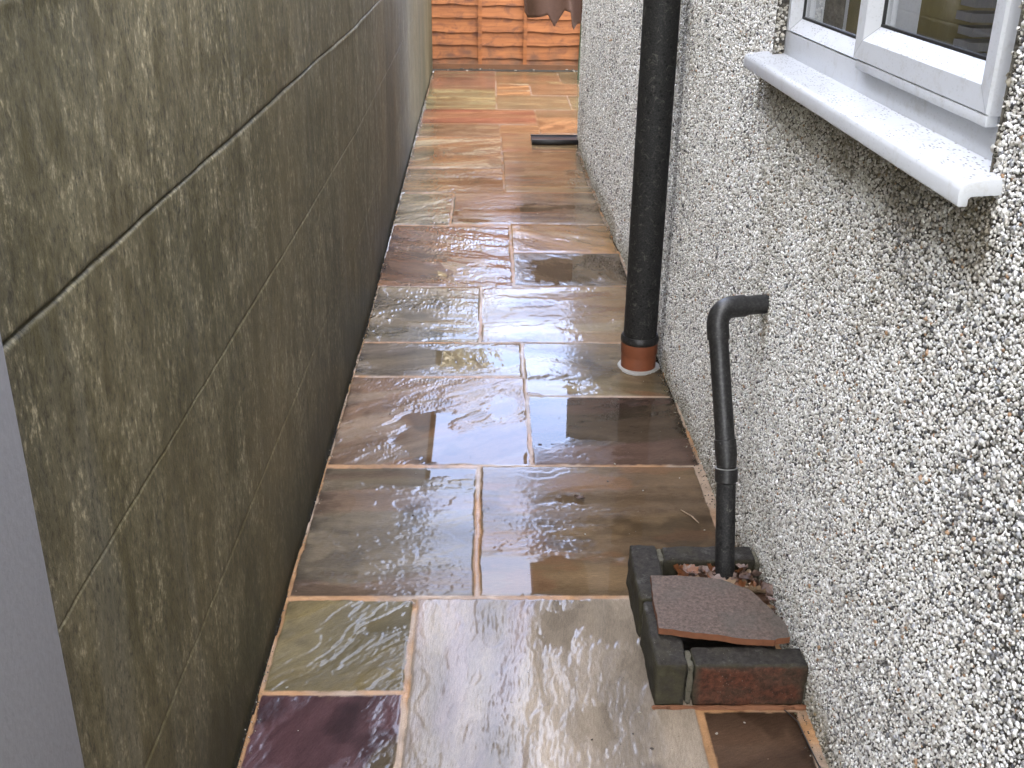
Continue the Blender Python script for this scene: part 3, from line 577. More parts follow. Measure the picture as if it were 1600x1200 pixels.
# window: frame with a fixed light (far) and an opening sash (near)
win = bpy.data.objects.new('window', None); C.objects.link(win); win.parent = house; win.location = (.05, -2.1, 1.6)
XF = .630
o = obj('frame', *join(box(XF, XF+.07, WY0-.01, WY1+.01, 1.152, 1.205), box(XF, XF+.07, WY0-.01, WY1+.01, 2.05, 2.10),
                       box(XF+.0003, XF+.0697, WY0-.01, 1.345, 1.205, 2.05), box(XF+.0003, XF+.0697, 2.362, WY1+.01, 1.205, 2.05),
                       box(XF+.0003, XF+.0697, 1.832, 1.872, 1.205, 2.05)), M_upvc, win); bevel(o, .0022, 2)
def bead(name, y0, y1, z0, z1, xo, xi, w, face, mat, slope=.006):
    """rectangular frame: slightly sloping outer face of width `face`, then a steeper slope of width w down to the glass"""
    o = None
    ring = ((0, xi+.02), (0, xo+.004), (.003, xo), (face, xo+slope*.3), (face+.0015, xo+slope*.3+.001), (face+w, xi), (face+w, xi+.02))
    def corner(k, ins, x): return [(x, y0+ins, z0+ins), (x, y1-ins, z0+ins), (x, y1-ins, z1-ins), (x, y0+ins, z1-ins)][k]
    V = []; F = []
    for (ins, x) in ring: V += [corner(k, ins, x) for k in range(4)]
    for r_ in range(6):
        for k in range(4):
            a_ = r_*4+k; b_ = r_*4+(k+1) % 4; F.append((a_, b_, b_+4, a_+4))
    o = obj(name, V, F, mat, win)
    # mitre joints where the four lengths are welded
    for k in range(4):
        Vm, Fm = [], []
        for q in (2, 3, 4):
            p0 = Vector(corner(k, *ring[q])); p1 = Vector(corner(k, *ring[q+1])); p0.x -= .0004; p1.x -= .0004
            t_ = Vector((0, 0, .0006)); n_ = len(Vm); Vm += [p0-t_, p1-t_, p1+t_, p0+t_]; Fm.append((n_, n_+1, n_+2, n_+3))
        mo = obj('mitre_line', [tuple(v) for v in Vm], Fm, M_seam, None); mo.parent = house; mo.data.transform(Matrix.Translation(-Vector(H0)))
    return o
M_seam = simple('seam', (.35, .36, .38), .5, .1, 30, 0)
bead('glazing_bead', 1.8725, 2.3615, 1.2055, 2.048, XF-.002, XF+.018, .026, .0015, M_upvc)
o = bead('sash', 1.333, 1.868, 1.213, 2.06, XF-.019, XF+.002, .024, .033, M_upvc)
v, f = box(XF-.0175, XF-.002, 1.335, 1.855, 1.199, 1.2135); o = obj('sash_lip', v, f, M_upvc, win); bevel(o, .0015)
def gask(y0, y1, z0, z1, x):
    w = .004; return join(box(x, x+.006, y0, y1, z0, z0+w), box(x, x+.006, y0, y1, z1-w, z1), box(x+.0005, x+.0055, y0, y0+w, z0+w, z1-w), box(x+.0005, x+.0055, y1-w, y1, z0+w, z1-w))
obj('gasket', *gask(1.900, 2.334, 1.233, 2.0205, XF+.017), M_gasket, win)
obj('gasket', *gask(1.390, 1.811, 1.270, 2.003, XF+.001), M_gasket, win)
obj('pane', *box(XF+.024, XF+.028, 1.898, 2.336, 1.231, 2.022), M_glass, win)
obj('pane', *box(XF+.008, XF+.012, 1.388, 1.813, 1.268, 2.004), M_glass, win)
# sill: bull-nosed board with a downturned front lip
prof = [(.70, 1.1620), (.630, 1.1575), (.60, 1.1530), (.583, 1.1505), (.5765, 1.1485), (.5725, 1.1445), (.571, 1.139), (.571, 1.122), (.573, 1.1205), (.582, 1.1205), (.5835, 1.122), (.584, 1.130), (.587, 1.1325), (.612, 1.135), (.70, 1.135)]
V = []; F = []; n = len(prof); prof = [((x-.0 if x > .6 else x-.012), z) for x, z in prof]
for y in (1.252, 2.442): V += [(x, y, z) for x, z in prof]
for k in range(n): F.append((k, (k+1) % n, n+(k+1) % n, n+k))
F += [tuple(range(n))[::-1], tuple(range(n, 2*n))]
# the tails of the board end at the wall face
o = obj('sill', V, F, M_upvc, house); bevel(o, .0012, 2)
# room behind the window
v, f = box(.80, 3.4, .6, 3.4, .3, 2.3); f = [q for q in f if q not in ((0, 4, 6, 2), (1, 3, 7, 5))]
o = obj('room', v, f, M_dark, house)
o = obj('inner_reveal', *join(box(.716, .9, WY0-.06, WY0-.01, 1.1, 2.1), box(.716, .76, WY1+.01, WY1+.06, 1.1, 2.1), box(.716, .95, WY0-.01, WY1+.7, 1.10, 1.149)), M_upvc, house)
# eaves
obj('soffit', *box(.415, .612, -1.7, 7.35, EAVE, EAVE+.02), M_fascia, house)
obj('fascia', *box(.39, .415, -1.7, 7.35, EAVE-.02, EAVE+.15), M_fascia, house)
v, f = [], []
gp = [(.39-.055+.055*math.cos(R(a_)), EAVE+.10+.055*math.sin(R(a_))) for a_ in range(180, 361, 20)]; gp += [(x*1.0+(-.003 if x < .335 else .003), z_-.004) for x, z_ in gp[::-1]]
for y in (-1.7, 7.35): v += [(x+.0, y, z_) for x, z_ in gp]
n = len(gp); f = [(k, (k+1) % n, n+(k+1) % n, n+k) for k in range(n)]; obj('gutter', v, f, M_strip, house)
obj('roof', *join(([(.36, -1.8, 2.50), (.36, 7.5, 2.50), (3.3, 7.5, 4.1), (3.3, -1.8, 4.1), (.36, -1.8, 2.54), (.36, 7.5, 2.54), (3.3, 7.5, 4.14), (3.3, -1.8, 4.14)], [(0, 1, 2, 3), (4, 7, 6, 5), (0, 4, 5, 1), (2, 6, 7, 3), (0, 3, 7, 4), (1, 5, 6, 2)]),
                  ([(3.3, -1.8, 4.1), (3.3, 7.5, 4.1), (6.2, 7.5, 2.5), (6.2, -1.8, 2.5)], [(0, 1, 2, 3)])), M_rtile, house)
for gy in (7.19, -1.59): obj('gable', [(.6, gy, 2.36), (6, gy, 2.36), (3.3, gy, 4.05)], [(0, 1, 2)], M_pebup, house)

# things on the inner window board
def solo(name, v, f, mat, label, cat, smooth=False, group=None):
    v = np.array(v, float); c0 = np.array([(v[:, 0].min()+v[:, 0].max())/2, (v[:, 1].min()+v[:, 1].max())/2, v[:, 2].min()])
    o = obj(name, v-c0, f, mat, None, smooth); o.location = c0; return tag(o, label, cat, group)
M_olive = simple('olive_glaze', (.13, .105, .035), .35, .4, 14, .2); M_dull = simple('dull_grey', (.12, .12, .125), .7, .15, 5, 0); M_cur = simple('net_curtain', (.30, .29, .30), .8, .2, 30, .3)
solo('vase', *lathe(.81, 1.97, [(.0, 1.149), (.045, 1.15), (.075, 1.20), (.085, 1.26), (.07, 1.33), (.035, 1.38), (.028, 1.43), (.032, 1.47), (.026, 1.47), (.02, 1.43)]), M_olive, 'olive brown vase behind the near window pane', 'vase', True)
o = solo('photo_frame', *box(.86, .875, 1.88, 2.03, 1.149, 1.37), M_dull, 'dark grey picture frame standing beside the vase indoors', 'picture frame')
o.rotation_euler = (0, R(8), 0)
pl = []
for k in range(9): pl.append(box(.76+.003*(k % 3), .86-.002*(k % 2), 1.775, 1.835-.003*(k % 2), 1.1495+k*.022, 1.1495+k*.022+.013))
solo('cassette_stack', *join(*pl), M_dull, 'stack of thin dark cases indoors at the near window edge', 'stack')
def curtain(y0, y1, label):
    V, F = [], []; n = 40
    for k in range(n+1):
        y = y0+(y1-y0)*k/n; x = .80+.02*math.sin(k*1.1)+.008*math.sin(k*2.7)
        V += [(x, y, 1.152), (x, y, 2.1)]
    for k in range(n): F.append((2*k, 2*k+2, 2*k+3, 2*k+1))
    return solo('curtain', V, F, M_cur, label, 'curtain', True)
curtain(2.06, 2.22, 'pale gathered curtain behind the opening sash'); curtain(2.72, 2.88, 'pale gathered curtain at the far edge of the fixed pane')
solo('bottle', *lathe(.81, 2.60, [(0, 1.149), (.04, 1.15), (.042, 1.35), (.018, 1.42), (.016, 1.5), (0, 1.5)]), M_strip, 'black bottle behind the fixed window pane', 'bottle', True)
solo('jar', *lathe(.80, 2.44, [(0, 1.149), (.05, 1.15), (.055, 1.24), (.045, 1.29), (.045, 1.31), (0, 1.31)]), M_olive, 'squat olive jar behind the fixed window pane', 'jar', True)

# ------------------------------------------------------------------ black soil pipe
sp = empty('soil_pipe', (.512, 3.385, 0), 'thick black soil pipe rising from a terracotta collar beside the wall', 'drainpipe')
cx, cy = .514, 3.385
obj('pipe', *lathe(cx, cy, [(.0555, .09), (.0555, .5), (.0555, 1.2), (.0555, 2.33), (.05, 2.33)], 56), M_soil, sp, True)
obj('seal_ring', *lathe(cx, cy, [(.055, .118), (.060, .119), (.0635, .112), (.0645, .104), (.0635, .096), (.060, .092), (.054, .092)], 56), M_pipe, sp, True)
obj('clay_socket', *lathe(cx, cy, [(.062, .094), (.0622, .060), (.0595, .052), (.0585, .045), (.0595, .038), (.0585, .02), (.060, -.01)], 56), M_clay, sp, True)
V = []; F = []; n = 60
for k in range(n):
    a_ = 2*math.pi*k/n; w = .009+.005*math.sin(3*a_+1)+.004*rnd.random(); V += [(cx+.0585*math.cos(a_), cy+.0585*math.sin(a_), .006), (cx+(.0585+w)*math.cos(a_), cy+(.0585+w)*math.sin(a_), .0035), (cx+(.062+w)*math.cos(a_), cy+(.062+w)*math.sin(a_), -.004)]
for k in range(n):
    q = 3*k; r_ = 3*((k+1) % n); F += [(q, r_, r_+1, q+1), (q+1, r_+1, r_+2, q+2)]
obj('mortar_ring', V, F, M_mort, sp, True)

# ------------------------------------------------------------------ waste pipe
wp = empty('waste_pipe', (.53, 2.0, 0), 'thin black plastic waste pipe bending out of the wall down into the brick surround', 'waste pipe')
r0 = .0212
A0 = Vector((.625, 2.215, .652)); Bk = Vector((.497, 2.20, .645)); D0 = Vector((.524, 2.08, .335)); Eb = Vector((.532, 2.0, .03))
def bend(a, b, c, rad, n=9):
    d1 = (a-b).normalized(); d2 = (c-b).normalized(); p1 = b+d1*rad; p2 = b+d2*rad
    return [((1-t)**2)*p1+2*t*(1-t)*b+t*t*p2 for t in [i/(n-1) for i in range(n)]]
bp = bend(A0, Bk, D0, .042)
dd = (D0-Bk).normalized(); de = (Eb-D0).normalized(); dh = (A0-Bk).normalized()
obj('spout', *tube([A0, bp[0]], r0, 28), M_pipe, wp, True)
obj('elbow', *tube([bp[0]+dh*.022, bp[0]+dh*.0215]+bp+[bp[-1]+dd*.026], [r0, r0+.003]+[r0+.003]*(len(bp)+1), 28), M_pipe, wp, True)
obj('upper_pipe', *tube([bp[-1]+dd*.02, D0-dd*.01], r0, 28), M_pipe, wp, True)
cp = bend(D0-dd*.05, D0, D0+de*.05, .02)
obj('bend_coupling', *tube([D0-dd*.047, D0-dd*.046, D0-dd*.012, D0, D0+de*.010, D0+de*.011], [r0, r0+.0028, r0+.0028, r0+.001, r0+.001, r0], 28), M_pipe, wp, True)
obj('coupling_collar', *tube([D0+de*.016, D0+de*.0165, D0+de*.046, D0+de*.05], [r0, r0+.004, r0+.0038, r0], 28), M_pipe, wp, True)
obj('lower_pipe', *tube([D0+de*.0, Eb], r0, 28), M_soil, wp, True)
V, F = tube([D0+de*.0158, D0+de*.0169], r0+.0043, 28); obj('silver_line', V, F, M_chip_g, wp, True)

# ------------------------------------------------------------------ brick surround
bs_ = empty('brick_surround', (.45, 1.85, 0), 'low open box of old engineering bricks around the waste gully', 'gully surround')
def brick(x0, x1, y0, y1, z1, red=None, seed=0, rot=0):
    nx, ny, nz = max(2, int((x1-x0)/.008)), max(2, int((y1-y0)/.008)), 13
    import bmesh
    bm = bmesh.new(); bmesh.ops.create_cube(bm, size=1)
    bmesh.ops.subdivide_edges(bm, edges=bm.edges, cuts=11, use_grid_fill=True)
    me = bpy.data.meshes.new('brick')
    co = np.array([v.co[:] for v in bm.verts]); s = np.array([x1-x0, y1-y0, z1+.004]); c0 = np.array([(x0+x1)/2, (y0+y1)/2, (z1-.004)/2])
    p = co*s; r_ = .007; inner = np.clip(p, -(s/2-r_), s/2-r_); dl = p-inner; ln = np.linalg.norm(dl, axis=1, keepdims=True)
    p = np.where(ln > 1e-6, inner+dl/np.maximum(ln, 1e-6)*np.minimum(ln, r_), p)
    nr = np.where(ln > 1e-6, dl/np.maximum(ln, 1e-6), 0)
    q = (fbm(p[:, 0]*40+p[:, 2]*33, p[:, 1]*40+p[:, 2]*29, seed, 4)*.0036+fbm(p[:, 0]*12, p[:, 1]*12+p[:, 2]*12, seed+3, 2)*.0034)
    if red == 'front':   # rough broken scoring on the front face
        fr = (co[:, 1] < -.49); q = np.where(fr, q-.002*ss(.1, .4, fbm(p[:, 0]*14, p[:, 2]*75, seed+5, 3)), q)
    p = p+nr*q[:, None]+c0
    for v, w in zip(bm.verts, p): v.co = w-np.array(bs_.location)
    bm.to_mesh(me); bm.free(); me.materials.append(M_brick); me.shade_smooth()
    rd = np.zeros(len(p))
    if red == 'front': rd = (co[:, 1] < -.46)*ss(-.03, .02, .49-np.abs(co[:, 0]))*(co[:, 2] < .44)*np.clip(.85+.5*fbm(p[:, 0]*20, p[:, 2]*30, 3, 3), 0, 1)
    a = me.attributes.new('red', 'FLOAT', 'POINT'); a.data.foreach_set('value', rd.astype(np.float32))
    o = bpy.data.objects.new('brick', me); C.objects.link(o); o.parent = bs_; return o
Z1 = .102
def mortar_part(b_):
    import bmesh
    v, f = b_; me = bpy.data.meshes.new('mortar'); me.from_pydata(v, [], f); bm = bmesh.new(); bm.from_mesh(me)
    bmesh.ops.bevel(bm, geom=bm.edges[:], offset=.002, segments=2, affect='EDGES'); bmesh.ops.triangulate(bm, faces=bm.faces)
    for _ in range(4):
        es = [e for e in bm.edges if e.calc_length() > .006]
        if es: bmesh.ops.subdivide_edges(bm, edges=es, cuts=1); bmesh.ops.triangulate(bm, faces=bm.faces)
    bm.normal_update()
    p = np.array([v.co[:] for v in bm.verts]); q = .0032*fbm(p[:, 0]*60+p[:, 2]*40, p[:, 1]*60+p[:, 2]*50, 5, 3)
    for v, k in zip(bm.verts, q): v.co += v.normal*float(k)
    for v in bm.verts: v.co -= bs_.location
    bm.to_mesh(me); bm.free(); me.materials.append(M_bmort); me.shade_smooth()
    o = bpy.data.objects.new('mortar', me); C.objects.link(o); o.parent = bs_; return o
brick(.329, .392, 1.678, 1.886, Z1, None, 1)
brick(.326, .389, 1.897, 2.108, Z1-.001, None, 2)
brick(.404, .626, 1.677, 1.738, Z1-.002, 'front', 3)
brick(.400, .606, 2.044, 2.107, Z1-.002, None, 4)
for bx_ in (box(.393, .403, 1.682, 1.736, -.004, .094), box(.333, .389, 1.8865, 1.8965, -.004, .094), box(.3895, .3995, 2.049, 2.103, -.004, .093), box(.6265, .642, 1.684, 1.736, -.004, .088), box(.6065, .618, 2.049, 2.103, -.004, .09)):
    o = mortar_part(bx_)
fs_ = []
o = mortar_part(box(.326, .638, 1.668, 1.6775, -.004, .005)); o.data.materials[0] = M_redm
o = obj('gully_floor', *box(.385, .612, 1.738, 2.045, -.004, .012), M_soilg, bs_)
# broken clay tile lying over the front half
tv = [(.352, 1.945), (.42, 1.94), (.50, 1.925), (.555, 1.89), (.583, 1.83), (.604, 1.78), (.602, 1.738), (.56, 1.727), (.512, 1.729), (.43, 1.748), (.345, 1.768), (.3465, 1.85)]
tq = []
for k in range(len(tv)):
    p0, p1 = tv[k], tv[(k+1) % len(tv)]
    for q in range(6):
        t_ = q/6; a_ = 1.0 if q else .6; tq.append((p0[0]+(p1[0]-p0[0])*t_+rnd.gauss(0, .0008)*a_, p0[1]+(p1[1]-p0[1])*t_+rnd.gauss(0, .0009)*a_))
tv = tq
n = len(tv); c0 = np.array([.47, 1.82])
def tz(x, y): return .1045+.040*max(0, (y-1.70))/.25*(.2)+.010*math.sin((x-.35)*11)*.4+.0
V = [(x, y, tz(x, y)) for x, y in tv]+[(x, y, tz(x, y)+.0145) for x, y in tv]+[(.47, 1.82, tz(.47, 1.82)), (.47, 1.82, tz(.47, 1.82)+.016)]
F = [(k, (k+1) % n, n+(k+1) % n, n+k) for k in range(n)]+[((k+1) % n, k, 2*n) for k in range(n)]+[(n+k, n+(k+1) % n, 2*n+1) for k in range(n)]
o = solo('broken_tile', V, F, [M_tile, M_tedge], 'broken brownish clay tile laid across the brick surround', 'tile')
for i, p in enumerate(o.data.polygons): p.material_index = 1 if i < n else 0
# ------------------------------------------------------------------ dry leaves in the gully
def leaf_mesh(seed, mat):
    r_ = random.Random(seed); V = []; F = []; n = 12; L_ = 1.0
    curl = r_.uniform(.5, 1.6); tws = r_.uniform(-.8, .8); fold = r_.uniform(.2, .9)
    for i in range(n+1):
        t = i/n; w = .30*math.sin(math.pi*min(1, t*1.03))**.7*(1+.28*math.sin(t*19+seed))
        a_ = curl*(t-.5); y = math.sin(a_)/curl; z = (1-math.cos(a_))/curl*1.2
        for j in (-1, -.5, 0, .5, 1):
            x = j*w; zz_ = z+abs(j)*w*fold+.05*math.sin(t*9+j*3+seed); tw_ = tws*(t-.5)
            V.append((x*math.cos(tw_)-zz_*math.sin(tw_), y, x*math.sin(tw_)+zz_*math.cos(tw_)))
    for i in range(n):
        for j in range(4): a_ = i*5+j; F.append((a_, a_+1, a_+6, a_+5))
    me = bpy.data.meshes.new('dry_leaf'); me.from_pydata(V, [], F); me.materials.append(mat); me.shade_smooth(); return me
lms = [leaf_mesh(k, M_leaf[k % 4]) for k in range(12)]
lname = ['rust-red', 'pale tan', 'greyish mauve', 'dark brown']
lobs = {}
for k in range(96):
    q_ = rnd.randrange(12); back = k < 76
    o = bpy.data.objects.new('dry_leaf', lms[q_]); C.objects.link(o)
    s = rnd.uniform(.030, .060); o.scale = (s, s, s)
    o.location = (rnd.uniform(.415, .605), rnd.uniform(1.90, 2.03), rnd.uniform(.062, .104)) if back else (rnd.uniform(.585, .612), rnd.uniform(1.76, 1.93), rnd.uniform(.085, .105))
    if not back: o.scale = (s*.5, s*.5, s*.5)
    o.rotation_euler = (rnd.uniform(-.9, .9), rnd.uniform(-.9, .9), rnd.uniform(0, 6.3))
    if (Vector(o.location[:2])-Vector((.532, 2.0))).length < .032: o.location.x += (-.05 if rnd.random() < .5 else .04)
    c_ = lname[q_ % 4]
    if back: tag(o, 'curled %s dry leaf in the heap at the foot of the waste pipe' % c_, 'leaf', 'dry leaves in the brick surround')
    else: tag(o, 'small %s leaf fragment wedged between the clay tile and the pebbledash' % c_, 'leaf', 'dry leaves in the brick surround')
# bits lying about
def chipmesh(seed, flat):
    r_ = random.Random(seed); V = []; n = 7
    for z_, k in ((-.4, .8), (.1, 1), (.5*flat, .6)):
        for i in range(n): a_ = 6.283*i/n; q = k*r_.uniform(.7, 1.2); V.append((q*math.cos(a_), q*math.sin(a_)*.75, z_))
    F = [(j*n+i, j*n+(i+1) % n, (j+1)*n+(i+1) % n, (j+1)*n+i) for j in range(2) for i in range(n)]+[tuple(range(2*n, 3*n))]
    return V, F
def chip(name, x, y, s, mat, label, cat, group=None, flat=1, zz_=.001):
    v, f = chipmesh(hash((round(x, 3), round(y, 3))) % 999, flat)
    o = obj(name, np.array(v)*np.array([s, s, s*.6]), f, mat); o.location = (x, y, zz_+s*.2); o.rotation_euler = (0, 0, rnd.uniform(0, 6)); return tag(o, label, cat, group)
for (x, y) in [(.246, 2.31), (-.40, 1.735), (.05, 1.69), (.30, 1.66), (.42, 2.53), (.53, 2.60), (.36, 2.68), (.50, 1.63), (.44, 1.60), (.10, 2.30), (-.33, 2.88), (.55, 2.33), (.38, 4.5), (.52, 4.9), (.25, 5.35)]:
    chip('stone_chip', x, y, rnd.uniform(.0022, .0038), M_chip[0], 'tiny pale stone chip lying on the wet paving', 'stone chip', 'stone chips scattered on the paving')
for (x, y) in [(.085, 1.78), (.31, 1.56), (.20, 1.585), (-.19, 2.4), (.33, 2.58), (.22, 2.98), (.28, 1.6), (-.30, 3.0), (.49, 4.0)]:
    chip('dirt_crumb', x, y, rnd.uniform(.002, .0042), M_chip[1], 'small dark crumb of dirt on the wet paving', 'dirt crumb', 'dirt crumbs on the paving')
for i in range(46):      # litter under the fence
    chip('gravel_stone', rnd.uniform(-.5, .95), rnd.uniform(10.38, 10.52), rnd.uniform(.006, .016), M_chip[rnd.random() < .6], 'small stone in the dark gap below the fence', 'stone', 'stones below the fence', 1, -.004)
o = bpy.data.objects.new('dry_leaf', lms[3]); C.objects.link(o); o.scale = (.03, .03, .03); o.location = (.245, 2.485, .004); o.rotation_euler = (0, 0, 1.2); tag(o, 'small reddish leaf scrap on the brown slab mid path', 'leaf')
o = bpy.data.objects.new('dry_leaf', lms[1]); C.objects.link(o); o.scale = (.02, .02, .02); o.location = (-.165, 2.02, .004); o.rotation_euler = (0, 0, .4); tag(o, 'small yellow-tan leaf scrap at the corner of the olive slab', 'leaf')
solo('twig', *tube([(.505, 2.425, .004), (.528, 2.392, .005), (.541, 2.36, .004)], [.0012, .0018, .001], 6), M_leaf[1], 'pale broken twig on the wet slab before the brick surround', 'twig')
solo('wire', *tube([(.585, 1.66, .006), (.60, 1.62, .012), (.606, 1.56, .008), (.612, 1.50, .006), (.60, 1.47, .004)], .0012, 6), M_strip, 'thin black wire lying along the foot of the pebbledash wall', 'wire')
# grime crumbs on the sill
for i, (x, y, s) in enumerate([(.60, 2.20, .006), (.605, 2.17, .004), (.60, 2.13, .004), (.59, 1.98, .004), (.60, 1.70, .005), (.60, 1.58, .005), (.585, 1.60, .003), (.62, 1.83, .003), (.63, 2.05, .003)]):
    chip('dirt_crumb', x, y, s*.6, M_chip[1], 'dark speck of dirt on the white window sill', 'dirt speck', 'dirt specks on the window sill', .6, 1.152)
# black plastic strip
ST = [(.287, .606, 7.035, 7.29)]
o = solo('plastic_strip', *join(box(.282, .60, 7.06, 7.28, .003, .012), box(.2825, .5995, 7.045, 7.0595, .003, .034), box(.2825, .5995, 7.2805, 7.29, .003, .020)), M_strip, 'black plastic channel strip lying across the path by the house corner', 'plastic strip'); bevel(o, .002)
# ------------------------------------------------------------------ fence
fe = empty('wooden_fence', (.8, 10.6, 0), 'orange-brown lap panel fence with wavy boards closing the end of the path', 'fence')
def board(z0, z1, k):
    V, F = [], []; n = 90; col = []
    for i in range(n+1):
        x = -.62+3.6*i/n
        wv = .005*math.sin(x*5+k*2.1)+.004*math.sin(x*13+k*5)+.003*math.sin(x*29+k)
        for (dy, zz_) in ((.0, z1), (-.020, z0+wv+.004), (-.021, z0+wv), (.0, z0+wv-.002)):
            V.append((x, 10.6+dy, zz_))
    for i in range(n):
        for j in range(3): a_ = i*4+j; F.append((a_, a_+4, a_+5, a_+1))
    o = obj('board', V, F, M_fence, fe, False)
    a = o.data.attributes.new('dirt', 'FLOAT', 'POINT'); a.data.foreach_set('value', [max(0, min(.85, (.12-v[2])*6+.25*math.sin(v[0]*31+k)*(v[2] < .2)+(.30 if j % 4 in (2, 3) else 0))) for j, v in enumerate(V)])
    tb = None
zz0 = [.010, .085, .205, .325, .448, .565, .685, .785, .905, 1.025, 1.145, 1.265, 1.385, 1.505, 1.625]
for k in range(len(zz0)-1): board(zz0[k], zz0[k+1]+.02, k)
for x in (-.555, -.085, .340, .88, 1.42, 2.0): 
    o = obj('batten', *box(x-.017, x+.017, 10.565, 10.60-.022, .035, 1.66), M_fence, fe)
o = obj('bottom_rail', *box(-.62, 2.98, 10.566, 10.578, -.045, .034), M_fence, fe)
a = o.data.attributes.new('dirt', 'FLOAT', 'POINT'); a.data.foreach_set('value', [.7]*8)
obj('top_cap', *box(-.62, 2.98, 10.56, 10.62, 1.66, 1.69), M_fence, fe)
tag(obj('soil_bed', *box(-.6, 2.9, 10.44, 10.60, -.055, -.012), M_soilg), kind='structure')
# ------------------------------------------------------------------ garment over a line
def cloth():
    V, F = [], []; nx, nz = 110, 40
    hem = [(0, .685), (.03, .641), (.157, .663), (.19, .676), (.24, .588), (.294, .676), (.313, .707), (.3675, .694), (.382, .597), (.397, .566), (.42, .606), (.46, .614), (.6, .66), (.7, .62), (.9, .70)]
    hx = [h[0] for h in hem]; hz = [h[1] for h in hem]
    for i in range(nx+1):
        s = i/nx; x0 = .255+.78*s; ph = s*15+2.2*math.sin(s*8+1)
        for j in range(nz+1):
            t = j/nz; zb = np.interp(x0-.255, hx, hz); z_ = 1.58+(zb-1.58)*t
            amp = .012+.055*t
            V.append((x0+.012*math.sin(ph*.9)*t-.03*(1-t), 8.55+amp*math.sin(ph)+.02*t*math.sin(ph*2.3+1), z_))
    for i in range(nx):
        for j in range(nz): a_ = i*(nz+1)+j; F.append((a_, a_+1, a_+nz+2, a_+nz+1))
    return V, F
o = solo('hanging_cloth', *cloth(), M_cloth, 'brown cloth hanging in folds in front of the fence', 'cloth', True)
sm = o.modifiers.new('solid', 'SOLIDIFY'); sm.thickness = .003
ln = solo('washing_line', *tube([(-.50, 8.55, 1.60), (.6, 8.55, 1.582), (2.6, 8.55, 1.62)], .003, 8), M_strip, 'thin line above the path carrying the brown cloth', 'washing line')
for k, (x0, x1, m_) in enumerate([(.795, .84, simple('green_cane', (.06, .075, .04), .5, .3, 30, .2)), (.822, .858, simple('old_cane', (.30, .23, .13), .7, .3, 30, .3))]):
    solo('garden_cane', *tube([(x0, 9.85, .0), (x1, 10.1+.05*k, 1.1)], [.010 if k == 0 else .007]*2, 10), m_, ['dull green cane leaning on the fence behind the house corner', 'straw-coloured cane leaning beside the green one'][k], 'cane')

# ------------------------------------------------------------------ trees beyond the fence
def tree(x, y, h, seed, label, leafn, spread, kind='garden_tree'):
    r_ = random.Random(seed); t = empty(kind, (x, y, 0), label, 'tree'); segs = []
    def grow(p, d_, ln, rad, lv):
        q = p; 
        pts = [p]
        for i in range(4):
            d_ = (d_+Vector((r_.uniform(-.22, .22), r_.uniform(-.22, .22), r_.uniform(-.05, .18)))).normalized(); q = q+d_*ln/4; pts.append(q)
        segs.append((pts, rad, lv))
        if lv < 5:
            for b_ in range(3 if lv < 3 else 2):
                k = r_.choice((2, 3, 4)); a_ = Vector((r_.uniform(-1, 1), r_.uniform(-1, 1), r_.uniform(-.2, .9)))
                grow(pts[k], (d_+a_*spread).normalized(), ln*r_.uniform(.55, .78), rad*.58, lv+1)
    grow(Vector((x, y, -.06)), Vector((0, 0, 1)), h*.38, h*.022, 0)
    V, F = [], []
    for pts, rad, lv in segs:
        v, f = tube(pts, [rad*(1-.1*i) for i in range(5)], 8 if lv < 2 else 4, False); n = len(V); V += v; F += [tuple(i+n for i in q) for q in f]
    o = obj('trunk', [tuple(v) for v in V], F, M_bark, t, True)
    tips = [s for s in segs if s[2] >= 3]; LV, LF = [], []
    for k in range(leafn):
        pts, rad, lv = r_.choice(tips); c0 = pts[r_.randrange(5)]+Vector((r_.gauss(0, .12), r_.gauss(0, .12), r_.gauss(0, .12)))
        a_ = Vector((r_.gauss(0, 1), r_.gauss(0, 1), r_.gauss(0, 1))).normalized(); b_ = a_.orthogonal().normalized(); s = r_.uniform(.03, .07)
        n = len(LV); LV += [c0-a_*s, c0+b_*s*.5, c0+a_*s, c0-b_*s*.5]; LF.append((n, n+1, n+2, n+3))
    if leafn: obj('crown', [tuple(v) for v in LV], LF, M_twigleaf, t)
    return t
tree(.1, 15.0, 6.6, 3, 'tree with golden foliage beyond the fence, straight behind the path', 8000, .55)
tree(-3.2, 18.0, 8, 8, 'bare branching tree further beyond the fence, left of the golden one', 3000, .6)

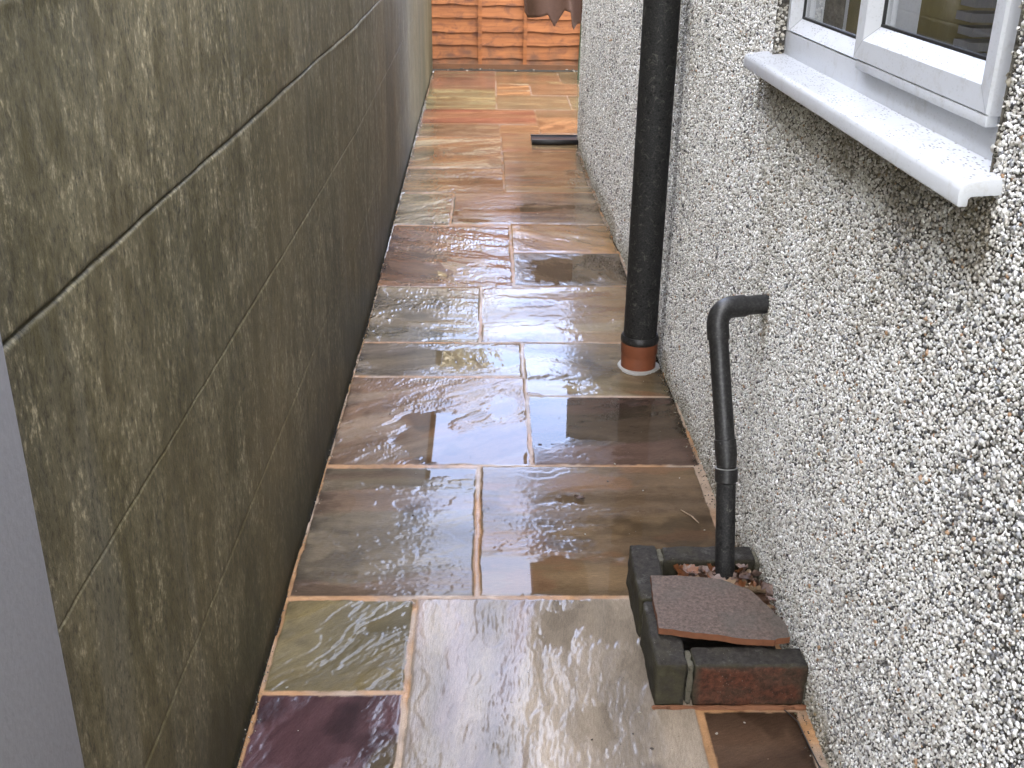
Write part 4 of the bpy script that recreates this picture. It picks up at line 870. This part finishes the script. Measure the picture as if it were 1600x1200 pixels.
def shrub(x0, x1, y, h, seed, label):
    r_ = random.Random(seed); t = empty('garden_shrub', ((x0+x1)/2, y, 0), label, 'shrub')
    V, F = [], []
    for k in range(9):
        bx = x0+(x1-x0)*(.2+.6*k/8); pts = [Vector((bx*.5+(x0+x1)/4, y, -.06))]
        for j in range(4): pts.append(pts[-1]+Vector((r_.uniform(-.3, .3)+(bx-(x0+x1)/2)*.12, r_.uniform(-.2, .2), h*.2)))
        v, f = tube(pts, [.05, .04, .03, .02, .01], 6, False); n = len(V); V += v; F += [tuple(i+n for i in q) for q in f]
    obj('stem', [tuple(v) for v in V], F, M_bark, t, True)
    LV, LF = [], []
    cl = [(r_.uniform(x0, x1), y+r_.uniform(-.6, .6), r_.uniform(.3, h*(.62+.38*r_.random())), r_.uniform(.25, .55)) for _ in range(70)]
    for k in range(16000):
        c_ = r_.choice(cl); a_ = Vector((r_.gauss(0, 1), r_.gauss(0, 1), r_.gauss(0, 1))).normalized()
        c0 = Vector(c_[:3])+a_*c_[3]*r_.uniform(.6, 1.05); a_ = (a_+Vector((r_.gauss(0, .7), r_.gauss(0, .7), r_.gauss(0, .7)))).normalized(); b_ = a_.orthogonal().normalized(); s_ = r_.uniform(.03, .08)
        if c0.z < .1: continue
        n = len(LV); LV += [c0-b_*s_, c0+a_.cross(b_)*s_*.6, c0+b_*s_, c0-a_.cross(b_)*s_*.6]; LF.append((n, n+1, n+2, n+3))
    obj('foliage', [tuple(v) for v in LV], LF, M_twigleaf, t)
shrub(-2.4, 2.2, 13.6, 3.9, 5, 'broad golden shrub just beyond the wooden fence')

def grit():
    V, F, K = [], [], []
    def add(x, y, z_, s_):
        n = len(V); h_ = [rnd.uniform(.6, 1.2) for _ in range(6)]
        V.extend([(x-s_*h_[0], y, z_), (x+s_*h_[1], y, z_), (x, y-s_*h_[2], z_), (x, y+s_*h_[3], z_), (x, y, z_+s_*h_[4]*.9), (x, y, z_-s_)])
        for a_, b_, c_ in ((0, 2, 4), (2, 1, 4), (1, 3, 4), (3, 0, 4), (2, 0, 5), (1, 2, 5), (3, 1, 5), (0, 3, 5)): F.append((n+a_, n+b_, n+c_))
        k_ = rnd.choice([(.04, .032, .02), (.03, .026, .018), (.10, .07, .035), (.30, .27, .22), (.08, .085, .03), (.16, .10, .05)]); K.extend([k_]*6)
    for i in range(2600):
        y = 1.2+8.8*rnd.random()**1.2; t = abs(rnd.gauss(0, 1)); s_ = rnd.uniform(.0006, .0022)*(.6+.3*y)
        if fbm(np.array(y*2.2), np.array(3.0), 5, 3) < -.12: continue
        if rnd.random() < .5 or y > 7.1: add(float(wl(y))+.008+.012*t, y, -.001, s_)
        else: add(float(wx(y, 0))-.008-.010*t, y, .0, s_)
    for i in range(500):
        add(rnd.uniform(-.42, .58), 1.2+6*rnd.random(), .0006, rnd.uniform(.0006, .0015))
    v = np.array(V); me = fast_mesh('grit', v, np.array(F), M_peb); vcol(me, 'col', np.array(K)); o = bpy.data.objects.new('grit', me); C.objects.link(o); tag(o, 'fine grit and moss crumbs along the foot of both walls', 'grit', None, 'stuff')
grit()
